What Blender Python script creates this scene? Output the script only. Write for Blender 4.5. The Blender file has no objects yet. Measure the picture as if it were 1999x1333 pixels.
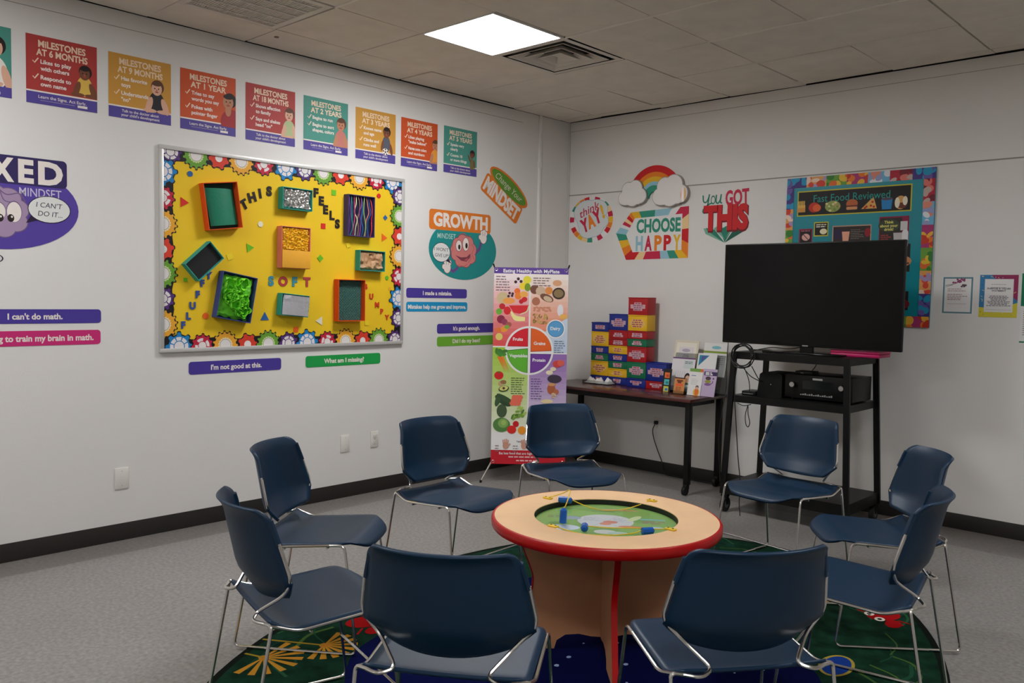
import bpy, bmesh, math, random
from mathutils import Vector, Matrix
random.seed(7)
SC = bpy.context.scene
COL = SC.collection
PI = math.pi

# ------------------------------------------------------------------ camera, world, exposure
RIGHT = (0.744, 0.668, 0.019)
cam_data = bpy.data.cameras.new('camera')
cam = bpy.data.objects.new('camera', cam_data)
COL.objects.link(cam)
cam_data.sensor_width = 36.0
cam_data.lens = 36.0 * 1661.0 / 1999.0
cam_data.clip_start = 0.05
cx_, cy_, f_ = 999.5, 666.5, 1661.0
def _ray(u, v): return Vector((u - cx_, v - cy_, f_))
_X = -_ray(-763, 541).normalized()
_Y = _ray(2570, 605).normalized()
_Y = (_Y - _X * _X.dot(_Y)).normalized()
_Z = _X.cross(_Y)
_R = Matrix((_X, _Y, _Z))                      # camera (x right, y down, z forward) -> room
_r, _d, _fw = _R @ Vector((1, 0, 0)), _R @ Vector((0, 1, 0)), _R @ Vector((0, 0, 1))
CAM = Vector((4.931, -5.934, 1.455))
cam.matrix_world = Matrix(((_r.x, -_d.x, -_fw.x, CAM.x), (_r.y, -_d.y, -_fw.y, CAM.y),
                           (_r.z, -_d.z, -_fw.z, CAM.z), (0, 0, 0, 1)))
SC.camera = cam
SC.view_settings.view_transform = 'Standard'
SC.view_settings.look = 'None'
SC.view_settings.gamma = 1.0
SC.view_settings.use_curve_mapping = False
SC.view_settings.exposure = 1.15
SC.cycles.use_denoising = True
SC.cycles.max_bounces = 8
SC.cycles.diffuse_bounces = 5
world = bpy.data.worlds.new('world')
SC.world = world
world.use_nodes = True
world.node_tree.nodes['Background'].inputs[0].default_value = (0.8, 0.86, 1, 1)
world.node_tree.nodes['Background'].inputs[1].default_value = 0.02

# troffers: (x, y, emission strength)
LAMPS = [(1.2725, -2.274, 19.0), (1.2725, -5.322, 16.6), (1.2725, -8.37, 6.0),
         (4.93, -2.274, 13.8), (4.93, -5.322, 18.0), (4.93, -8.37, 6.0)]
CEIL = 2.995
TILE = 0.6096
GX0, GY0 = 0.363, -0.135          # one crossing of the ceiling grid
ROOM_X, ROOM_Y = 8.2, -9.6

# ------------------------------------------------------------------ helpers
def s2l(c):
    c /= 255.0
    return c / 12.92 if c <= 0.04045 else ((c + 0.055) / 1.055) ** 2.4
MATS = {}
def mat(name, rgb, rough=0.6, metal=0.0, spec=0.5, noise=0.0, nscale=40.0, bump=0.0, alpha=1.0, trans=0.0, coat=0.0, emit=0.0):
    if name in MATS: return MATS[name]
    m = bpy.data.materials.new(name); m.use_nodes = True
    nt = m.node_tree; b = nt.nodes['Principled BSDF']
    col = tuple(s2l(c) for c in rgb) + (1,)
    b.inputs['Base Color'].default_value = col
    b.inputs['Roughness'].default_value = rough
    b.inputs['Metallic'].default_value = metal
    b.inputs['Specular IOR Level'].default_value = spec
    b.inputs['Coat Weight'].default_value = coat
    b.inputs['Alpha'].default_value = alpha
    b.inputs['Transmission Weight'].default_value = trans
    if emit:
        b.inputs['Emission Color'].default_value = col
        b.inputs['Emission Strength'].default_value = emit
    if noise or bump:
        tc = nt.nodes.new('ShaderNodeTexCoord'); n = nt.nodes.new('ShaderNodeTexNoise')
        n.inputs['Scale'].default_value = nscale; n.inputs['Detail'].default_value = 5
        nt.links.new(tc.outputs['Object'], n.inputs['Vector'])
        if noise:
            r = nt.nodes.new('ShaderNodeValToRGB')
            r.color_ramp.elements[0].position = 0.3; r.color_ramp.elements[1].position = 0.7
            r.color_ramp.elements[0].color = tuple(x * (1 - noise) for x in col[:3]) + (1,)
            r.color_ramp.elements[1].color = tuple(min(1, x * (1 + noise)) for x in col[:3]) + (1,)
            nt.links.new(n.outputs['Fac'], r.inputs[0]); nt.links.new(r.outputs[0], b.inputs['Base Color'])
        if bump:
            bp = nt.nodes.new('ShaderNodeBump'); bp.inputs['Strength'].default_value = bump; bp.inputs['Distance'].default_value = 0.01
            nt.links.new(n.outputs['Fac'], bp.inputs['Height']); nt.links.new(bp.outputs[0], b.inputs['Normal'])
    MATS[name] = m
    return m
def clear(name, rgb, refl=0.08, tint=0.9):
    """thin clear plastic sheet: see-through with a glossy skin"""
    if name in MATS: return MATS[name]
    m = bpy.data.materials.new(name); m.use_nodes = True; nt = m.node_tree
    out = nt.nodes['Material Output']; nt.nodes.remove(nt.nodes['Principled BSDF'])
    tr = nt.nodes.new('ShaderNodeBsdfTransparent'); tr.inputs[0].default_value = tuple(s2l(c) * tint for c in rgb) + (1,)
    gl = nt.nodes.new('ShaderNodeBsdfGlossy'); gl.inputs['Roughness'].default_value = 0.06
    lw = nt.nodes.new('ShaderNodeLayerWeight'); pw = nt.nodes.new('ShaderNodeMath'); pw.operation = 'POWER'; pw.inputs[1].default_value = 5
    ml = nt.nodes.new('ShaderNodeMath'); ml.operation = 'MULTIPLY_ADD'; ml.inputs[1].default_value = 0.5; ml.inputs[2].default_value = refl * 0.3
    nt.links.new(lw.outputs['Facing'], pw.inputs[0]); nt.links.new(pw.outputs[0], ml.inputs[0])
    mx = nt.nodes.new('ShaderNodeMixShader'); nt.links.new(ml.outputs[0], mx.inputs[0]); nt.links.new(tr.outputs[0], mx.inputs[1]); nt.links.new(gl.outputs[0], mx.inputs[2])
    nt.links.new(mx.outputs[0], out.inputs[0]); MATS[name] = m; return m
def ink(r, g, b, rough=0.55):
    return mat('print_%02x%02x%02x' % (r, g, b), (r, g, b), rough, spec=0.3)

def tag(o, label=None, cat=None, group=None, kind=None):
    if label: o['label'] = label
    if cat: o['category'] = cat
    if group: o['group'] = group
    if kind: o['kind'] = kind
    return o
def thing(name, label, cat, loc=(0, 0, 0), rotz=0.0, group=None, rot=None):
    o = bpy.data.objects.new(name, None); COL.objects.link(o)
    o.empty_display_size = 0.05
    o.location = loc
    o.rotation_euler = rot if rot else (0, 0, rotz)
    return tag(o, label, cat, group)
def link_mesh(name, me, parent=None, loc=None, rotz=0.0):
    o = bpy.data.objects.new(name, me); COL.objects.link(o)
    if parent: o.parent = parent
    if loc: o.location = loc
    if rotz: o.rotation_euler = (0, 0, rotz)
    return o
def dup(root, loc, rotz, label=None, group=None):
    r = root.copy(); COL.objects.link(r); r.location = loc; r.rotation_euler = (0, 0, rotz)
    if label: r['label'] = label
    if group: r['group'] = group
    for ch in list(root.children):
        c = ch.copy(); COL.objects.link(c); c.parent = r
        for g in ch.children:
            d = g.copy(); COL.objects.link(d); d.parent = c
    return r

class MB:
    """collects solids and links them as one mesh object"""
    def __init__(s): s.v = []; s.f = []; s.m = []; s.sm = []; s.mats = []
    def mi(s, m):
        if m not in s.mats: s.mats.append(m)
        return s.mats.index(m)
    def add(s, vs, fs, m, smooth=False, M=None):
        k = len(s.v)
        s.v += [tuple(M @ Vector(p)) if M else tuple(p) for p in vs]
        i = s.mi(m)
        for f in fs: s.f.append(tuple(a + k for a in f)); s.m.append(i); s.sm.append(smooth)
    def from_bm(s, bm, m, smooth=False, M=None):
        bm.verts.index_update()
        s.add([v.co[:] for v in bm.verts], [[v.index for v in f.verts] for f in bm.faces], m, smooth, M); bm.free()
    def box(s, lo, hi, m, bev=0.0, M=None, seg=2):
        bm = bmesh.new(); bmesh.ops.create_cube(bm, size=1.0)
        for v in bm.verts:
            v.co = Vector(((lo[i] + hi[i]) / 2 + v.co[i] * (hi[i] - lo[i]) for i in range(3)))
        if bev: bmesh.ops.bevel(bm, geom=bm.edges[:], offset=bev, segments=seg, affect='EDGES', profile=0.5)
        s.from_bm(bm, m, bev > 0, M)
    def cyl(s, p0, p1, r0, m, r1=None, seg=16, smooth=True, caps=True):
        r1 = r0 if r1 is None else r1
        p0, p1 = Vector(p0), Vector(p1); ax = (p1 - p0).normalized()
        u = ax.orthogonal().normalized(); w = ax.cross(u)
        vs = []
        for p, r in ((p0, r0), (p1, r1)):
            vs += [p + (u * math.cos(a) + w * math.sin(a)) * r for a in [2 * PI * k / seg for k in range(seg)]]
        fs = [(k, (k + 1) % seg, seg + (k + 1) % seg, seg + k) for k in range(seg)]
        s.add(vs, fs, m, smooth)
        if caps: s.add(vs, [tuple(reversed(range(seg))), tuple(range(seg, 2 * seg))], m, False)
    def tube(s, pts, r, m, seg=8):
        pts = [Vector(p) for p in pts]; n = len(pts); vs = []
        t0 = (pts[1] - pts[0]).normalized(); u = t0.orthogonal().normalized()
        for i, p in enumerate(pts):
            t = (pts[min(i + 1, n - 1)] - pts[max(i - 1, 0)]).normalized()
            u = (u - t * u.dot(t)).normalized(); w = t.cross(u)
            vs += [p + (u * math.cos(a) + w * math.sin(a)) * r for a in [2 * PI * k / seg for k in range(seg)]]
        fs = [(i * seg + k, i * seg + (k + 1) % seg, (i + 1) * seg + (k + 1) % seg, (i + 1) * seg + k) for i in range(n - 1) for k in range(seg)]
        s.add(vs, fs, m, True)
        s.add(vs, [tuple(reversed(range(seg))), tuple(range((n - 1) * seg, n * seg))], m, False)
    def grid(s, fn, nu, nv, m, smooth=True, closed=False):
        vs = [fn(i / nu, j / nv) for j in range(nv + 1) for i in range(nu + 1)]
        fs = [(j * (nu + 1) + i, j * (nu + 1) + i + 1, (j + 1) * (nu + 1) + i + 1, (j + 1) * (nu + 1) + i) for j in range(nv) for i in range(nu)]
        s.add(vs, fs, m, smooth)
    def lathe(s, prof, m, seg=48, c=(0, 0, 0), smooth=True):
        n = len(prof)
        vs = [(c[0] + r * math.cos(2 * PI * k / seg), c[1] + r * math.sin(2 * PI * k / seg), c[2] + z) for k in range(seg) for r, z in prof]
        fs = [(k * n + i, ((k + 1) % seg) * n + i, ((k + 1) % seg) * n + i + 1, k * n + i + 1) for k in range(seg) for i in range(n - 1)]
        s.add(vs, fs, m, smooth)
    def prism(s, poly, fn0, fn1, m, bottom=True, side=None):
        """poly 2D -> fn0/fn1 map to 3D bottom/top"""
        n = len(poly); a = [fn0(*p) for p in poly]; b = [fn1(*p) for p in poly]
        s.add(a + b, [tuple(range(n, 2 * n))] + ([tuple(reversed(range(n)))] if bottom else []), m)
        s.add(a + b, [(k, (k + 1) % n, n + (k + 1) % n, n + k) for k in range(n)], side or m)
    def build(s, name, parent=None, loc=None, rotz=0.0, solid=0.0, angle=40):
        me = bpy.data.meshes.new(name); me.from_pydata(s.v, [], s.f)
        for m in s.mats: me.materials.append(m)
        me.polygons.foreach_set('material_index', s.m); me.polygons.foreach_set('use_smooth', s.sm)
        me.update()
        try: me.set_sharp_from_angle(angle=math.radians(angle))
        except Exception: pass
        o = link_mesh(name, me, parent, loc, rotz)
        if solid:
            md = o.modifiers.new('thickness', 'SOLIDIFY'); md.thickness = solid; md.offset = 0
        return o

def fillet(pts, r, n=5):
    pts = [Vector(p) for p in pts]; out = [pts[0]]
    for i in range(1, len(pts) - 1):
        a, b, c = pts[i - 1], pts[i], pts[i + 1]
        d1, d2 = (a - b), (c - b); rr = min(r, d1.length * 0.45, d2.length * 0.45)
        p1, p2 = b + d1.normalized() * rr, b + d2.normalized() * rr
        for k in range(n + 1):
            t = k / n; out.append(p1 * (1 - t) ** 2 + b * 2 * t * (1 - t) + p2 * t * t)
    out.append(pts[-1]); return out
def spline(pts, n=8):
    pts = [Vector(p) for p in pts]; P = [pts[0] * 2 - pts[1]] + pts + [pts[-1] * 2 - pts[-2]]; out = []
    for i in range(1, len(P) - 2):
        for k in range(n):
            t = k / n
            out.append(0.5 * ((2 * P[i]) + (P[i + 1] - P[i - 1]) * t + (2 * P[i - 1] - 5 * P[i] + 4 * P[i + 1] - P[i + 2]) * t * t + (3 * P[i] - P[i - 1] - 3 * P[i + 1] + P[i + 2]) * t ** 3))
    out.append(pts[-1]); return out

# lettering -------------------------------------------------------------------
_TC = {}
def text_mesh(s, bold=0.0, shear=0.0, extrude=0.0, space=1.0, line=1.0):
    k = (s, bold, shear, extrude, space, line)
    if k not in _TC:
        cu = bpy.data.curves.new('lettering', 'FONT'); cu.body = s; cu.size = 1.0; cu.offset = bold; cu.shear = shear
        cu.extrude = extrude; cu.resolution_u = 3; cu.space_character = space; cu.space_line = line; cu.align_x = 'CENTER'
        o = bpy.data.objects.new('lettering', cu)
        me = bpy.data.meshes.new_from_object(o)
        V = [v.co[:] for v in me.vertices]; F = [tuple(p.vertices) for p in me.polygons]
        bpy.data.objects.remove(o); bpy.data.curves.remove(cu); bpy.data.meshes.remove(me)
        _TC[k] = (V, F)
    return _TC[k]

class Art:
    """flat print: polygons and lettering laid on a sheet in the x-z plane, seen from -y"""
    H = 0.000014                                       # every shape is printed a hair above the one before
    def __init__(s, base=0.0): s.mb = MB(); s.base = base; s.z = 1; s.clip = None; s.hold = 0
    def P(s, u, v): return (u, -(s.base + s.z * s.H), v)
    def up(s, n=1): return s
    def step(s):
        if not s.hold: s.z += 1
    def _clip(s, pts):
        if not s.clip: return pts
        x0, x1, z0, z1 = s.clip
        for ax, lim, sg in ((0, x0, 1), (0, x1, -1), (1, z0, 1), (1, z1, -1)):
            out = []
            for i in range(len(pts)):
                a, b = pts[i - 1], pts[i]; ia, ib = (a[ax] - lim) * sg >= 0, (b[ax] - lim) * sg >= 0
                if ia != ib:
                    t = (lim - a[ax]) / (b[ax] - a[ax]); out.append((a[0] + (b[0] - a[0]) * t, a[1] + (b[1] - a[1]) * t))
                if ib: out.append(b)
            pts = out
            if len(pts) < 3: return []
        return pts
    def poly(s, pts, m):
        s.step()
        pts = s._clip([tuple(p) for p in pts])
        if len(pts) < 3: return s
        A = sum(pts[i - 1][0] * pts[i][1] - pts[i][0] * pts[i - 1][1] for i in range(len(pts)))
        if A < 0: pts = pts[::-1]
        s.mb.add([s.P(*p) for p in pts], [tuple(range(len(pts)))], m); return s
    def rect(s, x0, z0, x1, z1, m): return s.poly([(x0, z0), (x1, z0), (x1, z1), (x0, z1)], m)
    def ell(s, cx, cz, rx, rz, m, rot=0.0, n=28, a0=0.0, a1=2 * PI):
        c, d = math.cos(rot), math.sin(rot); pts = []
        full = abs(a1 - a0 - 2 * PI) < 1e-6
        for k in range(n + (0 if full else 1)):
            a = a0 + (a1 - a0) * k / n; x, z = rx * math.cos(a), rz * math.sin(a)
            pts.append((cx + c * x - d * z, cz + d * x + c * z))
        return s.poly(pts, m)
    def ring(s, cx, cz, r0, r1, m, a0=0.0, a1=2 * PI, n=32, sx=1.0):
        s.step(); s.hold += 1
        for k in range(n):
            a, b = a0 + (a1 - a0) * k / n, a0 + (a1 - a0) * (k + 1) / n
            s.poly([(cx + sx * r0 * math.cos(a), cz + r0 * math.sin(a)), (cx + sx * r1 * math.cos(a), cz + r1 * math.sin(a)),
                    (cx + sx * r1 * math.cos(b), cz + r1 * math.sin(b)), (cx + sx * r0 * math.cos(b), cz + r0 * math.sin(b))], m)
        s.hold -= 1
        return s
    def rrect(s, x0, z0, x1, z1, r, m, rot=0.0):
        pts = []
        for cx, cz, a in ((x1 - r, z1 - r, 0), (x0 + r, z1 - r, PI / 2), (x0 + r, z0 + r, PI), (x1 - r, z0 + r, 1.5 * PI)):
            pts += [(cx + r * math.cos(a + PI / 2 * k / 5), cz + r * math.sin(a + PI / 2 * k / 5)) for k in range(6)]
        if rot:
            mx, mz = (x0 + x1) / 2, (z0 + z1) / 2; c, d = math.cos(rot), math.sin(rot)
            pts = [(mx + c * (p - mx) - d * (q - mz), mz + d * (p - mx) + c * (q - mz)) for p, q in pts]
        return s.poly(pts, m)
    def stroke(s, pts, w, m, closed=False):
        pts = [Vector(p) for p in pts]
        if closed: pts.append(pts[0])
        L, R = [], []
        for i, p in enumerate(pts):
            t = (pts[min(i + 1, len(pts) - 1)] - pts[max(i - 1, 0)])
            if t.length < 1e-9: t = Vector((1, 0))
            t = t.normalized(); nrm = Vector((-t.y, t.x)) * w / 2; L.append(p + nrm); R.append(p - nrm)
        s.step(); s.hold += 1
        for i in range(len(pts) - 1): s.poly([R[i], R[i + 1], L[i + 1], L[i]], m)
        s.hold -= 1
        return s
    def curve(s, pts, w, m, n=6):
        q = [(p.x, p.y) for p in spline([(a, b, 0) for a, b in pts], n)]
        return s.stroke(q, w, m)
    def text(s, t, x, z, h, m, w=None, align='c', bold=0.02, rot=0.0, shear=0.0, space=1.0, maxw=None, flip=None):
        s.step()
        V, F = text_mesh(t, bold, shear, 0.0, space)
        if not V: return s
        xs = [v[0] for v in V]; x0, x1 = min(xs), max(xs)
        k = h / 0.70; kx = k
        if w: kx = w / (x1 - x0)
        elif maxw and (x1 - x0) * k > maxw: kx = maxw / (x1 - x0)
        ox = {'c': -(x0 + x1) / 2, 'l': -x0, 'r': -x1}[align]
        c, d = math.cos(rot), math.sin(rot); out = []
        for vx, vy, _ in V:
            a, b = (vx + ox) * kx, (vy - 0.35) * k
            out.append(s.P(x + c * a - d * b, z + d * a + c * b))
        s.mb.add(out, F, m); return s
    def lines(s, x0, z0, x1, n, dz, h, m, seed=0, align='l'):
        """rows of print too small to read"""
        rr = random.Random(seed); s.step(); s.hold += 1
        for i in range(n):
            L = (x1 - x0) * rr.uniform(0.6, 1.0); z = z0 - i * dz
            a = x0 if align == 'l' else (x0 + x1) / 2 - L / 2
            p = a
            while p < a + L - 0.001:
                q = min(a + L, p + rr.uniform(2.0, 5.0) * h); s.rect(p, z - h / 2, q, z + h / 2, m); p = q + h * 0.7
        s.hold -= 1
        return s
    def build(s, name, parent=None, **k): return s.mb.build(name, parent, **k)

def sheet(name, x0, z0, x1, z1, m, parent, t=0.0008, base=0.0, r=0.0):
    """a sheet of paper or card in the x-z plane"""
    b = MB()
    if r:
        pts = []
        for cx, cz, a in ((x1 - r, z1 - r, 0), (x0 + r, z1 - r, PI / 2), (x0 + r, z0 + r, PI), (x1 - r, z0 + r, 1.5 * PI)):
            pts += [(cx + r * math.cos(a + PI / 2 * k / 5), cz + r * math.sin(a + PI / 2 * k / 5)) for k in range(6)]
    else: pts = [(x0, z0), (x1, z0), (x1, z1), (x0, z1)]
    b.prism(pts, lambda u, v: (u, -base, v), lambda u, v: (u, -base - t, v), m)
    return b.build(name, parent)
def card(pts, m, name, parent, t=0.0008, base=0.0):
    b = MB(); A = sum(pts[i - 1][0] * pts[i][1] - pts[i][0] * pts[i - 1][1] for i in range(len(pts)))
    if A < 0: pts = pts[::-1]
    b.prism(pts, lambda u, v: (u, -base, v), lambda u, v: (u, -base - t, v), m)
    return b.build(name, parent)
def on_left(name, label, cat, y, z, group=None, off=0.001, roll=0.0):   # against the left wall (local x runs towards the corner)
    return thing(name, label, cat, (off, y, z), group=group, rot=(0, roll, PI / 2))
def on_back(name, label, cat, x, z, group=None, off=0.001, roll=0.0):   # against the back wall
    return thing(name, label, cat, (x, -off, z), group=group, rot=(0, roll, 0))
# ------------------------------------------------------------------ materials of the room
def wall_mat(name, rgb):
    m = mat(name, rgb, 0.62, spec=0.3, bump=0.06, nscale=120.0); return m
WALL = wall_mat('wall_paint', (226, 223, 219))
TRIMW = mat('trim_paint', (232, 230, 226), 0.5)
BASE = mat('black_vinyl_base', (38, 34, 32), 0.45)
def floor_mat():
    m = bpy.data.materials.new('vinyl_tile'); m.use_nodes = True; nt = m.node_tree; N = nt.nodes; Lk = nt.links.new
    b = N['Principled BSDF']
    tc = N.new('ShaderNodeTexCoord')
    n1 = N.new('ShaderNodeTexNoise'); n1.inputs['Scale'].default_value = 55; n1.inputs['Detail'].default_value = 6; Lk(tc.outputs['Object'], n1.inputs['Vector'])
    n2 = N.new('ShaderNodeTexNoise'); n2.inputs['Scale'].default_value = 1.3; n2.inputs['Detail'].default_value = 4; Lk(tc.outputs['Object'], n2.inputs['Vector'])
    r1 = N.new('ShaderNodeValToRGB'); e = r1.color_ramp.elements
    e[0].position = 0.3; e[0].color = (0.200, 0.187, 0.174, 1); e[1].position = 0.7; e[1].color = (0.330, 0.312, 0.294, 1)
    Lk(n1.outputs['Fac'], r1.inputs[0])
    vo = N.new('ShaderNodeTexVoronoi'); vo.inputs['Scale'].default_value = 90; Lk(tc.outputs['Object'], vo.inputs['Vector'])
    lt = N.new('ShaderNodeMath'); lt.operation = 'LESS_THAN'; lt.inputs[1].default_value = 0.16; Lk(vo.outputs['Distance'], lt.inputs[0])
    mx = N.new('ShaderNodeMixRGB'); mx.inputs[2].default_value = (0.42, 0.40, 0.37, 1)
    fm = N.new('ShaderNodeMath'); fm.operation = 'MULTIPLY'; fm.inputs[1].default_value = 0.35; Lk(lt.outputs[0], fm.inputs[0])
    Lk(fm.outputs[0], mx.inputs[0]); Lk(r1.outputs[0], mx.inputs[1])
    # large worn patches
    r2 = N.new('ShaderNodeValToRGB'); e = r2.color_ramp.elements
    e[0].position = 0.2; e[0].color = (0.9, 0.9, 0.9, 1); e[1].position = 0.8; e[1].color = (1.04, 1.04, 1.03, 1); Lk(n2.outputs['Fac'], r2.inputs[0])
    mu = N.new('ShaderNodeMixRGB'); mu.blend_type = 'MULTIPLY'; mu.inputs[0].default_value = 1; Lk(mx.outputs[0], mu.inputs[1]); Lk(r2.outputs[0], mu.inputs[2])
    # joints of the 12 inch tiles
    br = N.new('ShaderNodeTexBrick'); br.offset = 0.0
    br.inputs['Color1'].default_value = (1, 1, 1, 1); br.inputs['Color2'].default_value = (0.93, 0.93, 0.93, 1); br.inputs['Mortar'].default_value = (0.62, 0.6, 0.58, 1)
    br.inputs['Scale'].default_value = 1.0; br.inputs['Brick Width'].default_value = 0.3048; br.inputs['Row Height'].default_value = 0.3048; br.inputs['Mortar Size'].default_value = 0.0009
    Lk(tc.outputs['Object'], br.inputs['Vector'])
    mj = N.new('ShaderNodeMixRGB'); mj.blend_type = 'MULTIPLY'; mj.inputs[0].default_value = 0.55; Lk(mu.outputs[0], mj.inputs[1]); Lk(br.outputs[0], mj.inputs[2])
    # the darker border course along both walls
    sp = N.new('ShaderNodeSeparateXYZ'); Lk(tc.outputs['Object'], sp.inputs[0])
    a = N.new('ShaderNodeMath'); a.operation = 'LESS_THAN'; a.inputs[1].default_value = 0.25; Lk(sp.outputs[0], a.inputs[0])
    c = N.new('ShaderNodeMath'); c.operation = 'GREATER_THAN'; c.inputs[1].default_value = -0.43; Lk(sp.outputs[1], c.inputs[0])
    mxm = N.new('ShaderNodeMath'); mxm.operation = 'MAXIMUM'; Lk(a.outputs[0], mxm.inputs[0]); Lk(c.outputs[0], mxm.inputs[1])
    md = N.new('ShaderNodeMixRGB'); md.blend_type = 'MULTIPLY'; md.inputs[2].default_value = (0.72, 0.70, 0.69, 1)
    Lk(mxm.outputs[0], md.inputs[0]); Lk(mj.outputs[0], md.inputs[1]); Lk(md.outputs[0], b.inputs['Base Color'])
    rr = N.new('ShaderNodeMapRange'); rr.inputs[1].default_value = 0.15; rr.inputs[2].default_value = 0.85; rr.inputs[3].default_value = 0.24; rr.inputs[4].default_value = 0.40
    Lk(n2.outputs['Fac'], rr.inputs[0]); Lk(rr.outputs[0], b.inputs['Roughness'])
    b.inputs['Specular IOR Level'].default_value = 0.35
    return m
def plain(name, lo, hi, m, kind='structure', bev=0.0):
    b = MB(); b.box(lo, hi, m, bev); o = b.build(name); o['kind'] = kind; return o

plain('floor', (-0.15, ROOM_Y - 0.15, -0.12), (ROOM_X + 0.15, 0.15, 0.0), floor_mat())
plain('wall_left', (-0.15, ROOM_Y, 0.0), (0.0, 0.15, CEIL - 0.003), WALL)
plain('wall_back', (0.0, 0.0, 0.0), (ROOM_X, 0.15, CEIL - 0.003), WALL)
plain('wall_right', (ROOM_X, ROOM_Y, 0.0), (ROOM_X + 0.15, 0.15, CEIL + 0.25), WALL)
plain('wall_front', (-0.15, ROOM_Y - 0.15, 0.0), (ROOM_X + 0.15, ROOM_Y, CEIL + 0.25), WALL)
plain('baseboard_left', (0.0, ROOM_Y, 0.0), (0.004, -0.004, 0.1), BASE, bev=0.001)
plain('baseboard_back', (0.0, -0.004, 0.0), (ROOM_X, 0.0, 0.1), BASE, bev=0.001)
# panel joints and corner bead
SEAM = mat('wall_joint', (150, 145, 138), 0.8)
plain('trim_1', (0.006, -0.0035, 2.3455), (ROOM_X, 0.0, 2.353), mat('rail_shadow_gap', (150, 144, 136), 0.7))
plain('trim_2', (0.004, -0.0012, 2.911), (ROOM_X, 0.0, 2.914), SEAM)
plain('trim_3', (0.0, -7.0, 2.899), (0.0012, -0.62, 2.902), SEAM)
plain('trim_4', (0.0, -0.014, 0.1), (0.012, 0.0, CEIL - 0.004), mat('corner_bead', (206, 203, 198), 0.5), bev=0.003)
o = MB(); o.box((0.0, -0.422, 0.1), (0.018, -0.392, CEIL - 0.004), TRIMW, 0.004); o.box((0.0, -0.428, 2.55), (0.021, -0.386, 2.60), TRIMW, 0.004)
o = o.build('trim_5'); o['kind'] = 'structure'

# ------------------------------------------------------------------ ceiling: tiles dropped in a grid, dark above
CT = mat('ceiling_tile', (226, 218, 206), 0.9, spec=0.1, noise=0.05, nscale=6.0, bump=0.08)
PLEN = mat('plenum_dark', (16, 14, 12), 0.9)
TBAR = mat('ceiling_grid', (236, 230, 220), 0.6)
skip = set()
def cell(x, y): return (math.floor((x - GX0) / TILE), math.floor((y - GY0) / TILE))
for lx, ly, _ in LAMPS: skip.add(cell(lx, ly))
DIFF = (1.2725, -1.664); RET = (0.668, -3.493)
skip.add(cell(*DIFF)); skip.add(cell(*RET))
cb = MB(); rc = random.Random(11)
i0, i1 = -1, int(ROOM_X / TILE) + 1; j0, j1 = int(ROOM_Y / TILE) - 1, 0
for i in range(i0, i1 + 1):
    for j in range(j0, j1 + 1):
        if (i, j) in skip: continue
        x0, x1 = GX0 + i * TILE, GX0 + (i + 1) * TILE; y0, y1 = GY0 + j * TILE, GY0 + (j + 1) * TILE
        g = [rc.choice((0.0004, 0.0008, 0.002, 0.0045, 0.008)) for _ in range(4)]
        x0c, x1c, y0c, y1c = max(x0 + g[0], rc.choice((0.006, 0.012, 0.018, 0.024))), min(x1 - g[1], ROOM_X - 0.004), max(y0 + g[2], ROOM_Y + 0.004), min(y1 - g[3], -rc.choice((0.008, 0.016, 0.026, 0.034)))
        if x1c - x0c < 0.05 or y1c - y0c < 0.05: continue
        dz = [rc.uniform(-0.0025, 0.0035) for _ in range(4)]
        vs = [(x0c, y0c, CEIL + dz[0]), (x1c, y0c, CEIL + dz[1]), (x1c, y1c, CEIL + dz[2]), (x0c, y1c, CEIL + dz[3])]
        vs += [(a, b, CEIL + 0.016) for a, b, _ in vs]
        cb.add(vs, [(3, 2, 1, 0), (4, 5, 6, 7), (0, 1, 5, 4), (1, 2, 6, 5), (2, 3, 7, 6), (3, 0, 4, 7)], CT)
# odd grid cells keep a visible bar
for k, (x0, y0, x1, y1) in enumerate([(2.192, -1.362, 5.2, -1.348), (0.973, -3.19, 2.8, -3.176), (1.582, -1.972, 2.6, -1.958)]):
    cb.box((x0, y0, CEIL - 0.0045), (x1, y1, CEIL + 0.002), TBAR)
cb.box((-0.15, ROOM_Y, CEIL - 0.0028), (-0.02, 0.15, CEIL + 0.06), PLEN); cb.box((-0.02, 0.02, CEIL - 0.0028), (ROOM_X, 0.15, CEIL + 0.06), PLEN)
cb.box((-0.02, ROOM_Y, CEIL + 0.05), (ROOM_X, 0.02, CEIL + 0.06), PLEN)
ceil_o = cb.build('ceiling'); ceil_o['kind'] = 'structure'

# ceiling fittings -----------------------------------------------------------
WHITEM = mat('white_enamel', (214, 210, 203), 0.45)
def troffer(x, y, e, label):
    t = thing('ceiling_light', label, 'ceiling light', (x, y, CEIL), group='flat ceiling light panels')
    b = MB(); h = TILE / 2 - 0.002; i = 0.286
    for lo, hi in (((-h, -h), (h, -i)), ((-h, i), (h, h)), ((-h, -i), (-i, i)), ((i, -i), (h, i))):
        b.box((lo[0], lo[1], -0.004), (hi[0], hi[1], 0.03), WHITEM, 0.001)
    b.build('frame', t)
    m = mat('light_diffuser_%d' % int(e * 10), (252, 253, 255), 0.5, emit=e)
    b = MB(); b.box((-i, -i, 0.002), (i, i, 0.012), m); b.build('diffuser', t)
for k, (lx, ly, e) in enumerate(LAMPS):
    troffer(lx, ly, e, ['square lit ceiling light panel beside the stepped air diffuser', 'square lit ceiling panel over the left wall near the front of the room',
        'square lit ceiling panel in the far front left of the ceiling', 'square lit ceiling panel over the right side of the room, nearer the back wall', 'square lit ceiling panel in the middle of the room, nearer its front', 'square lit ceiling panel in the far front right of the ceiling'][k])
t = thing('air_diffuser', 'square stepped metal air diffuser in the ceiling beside the lit panel', 'air vent', (DIFF[0], DIFF[1], CEIL))
GRL = mat('vent_enamel', (216, 210, 200), 0.5)
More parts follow.
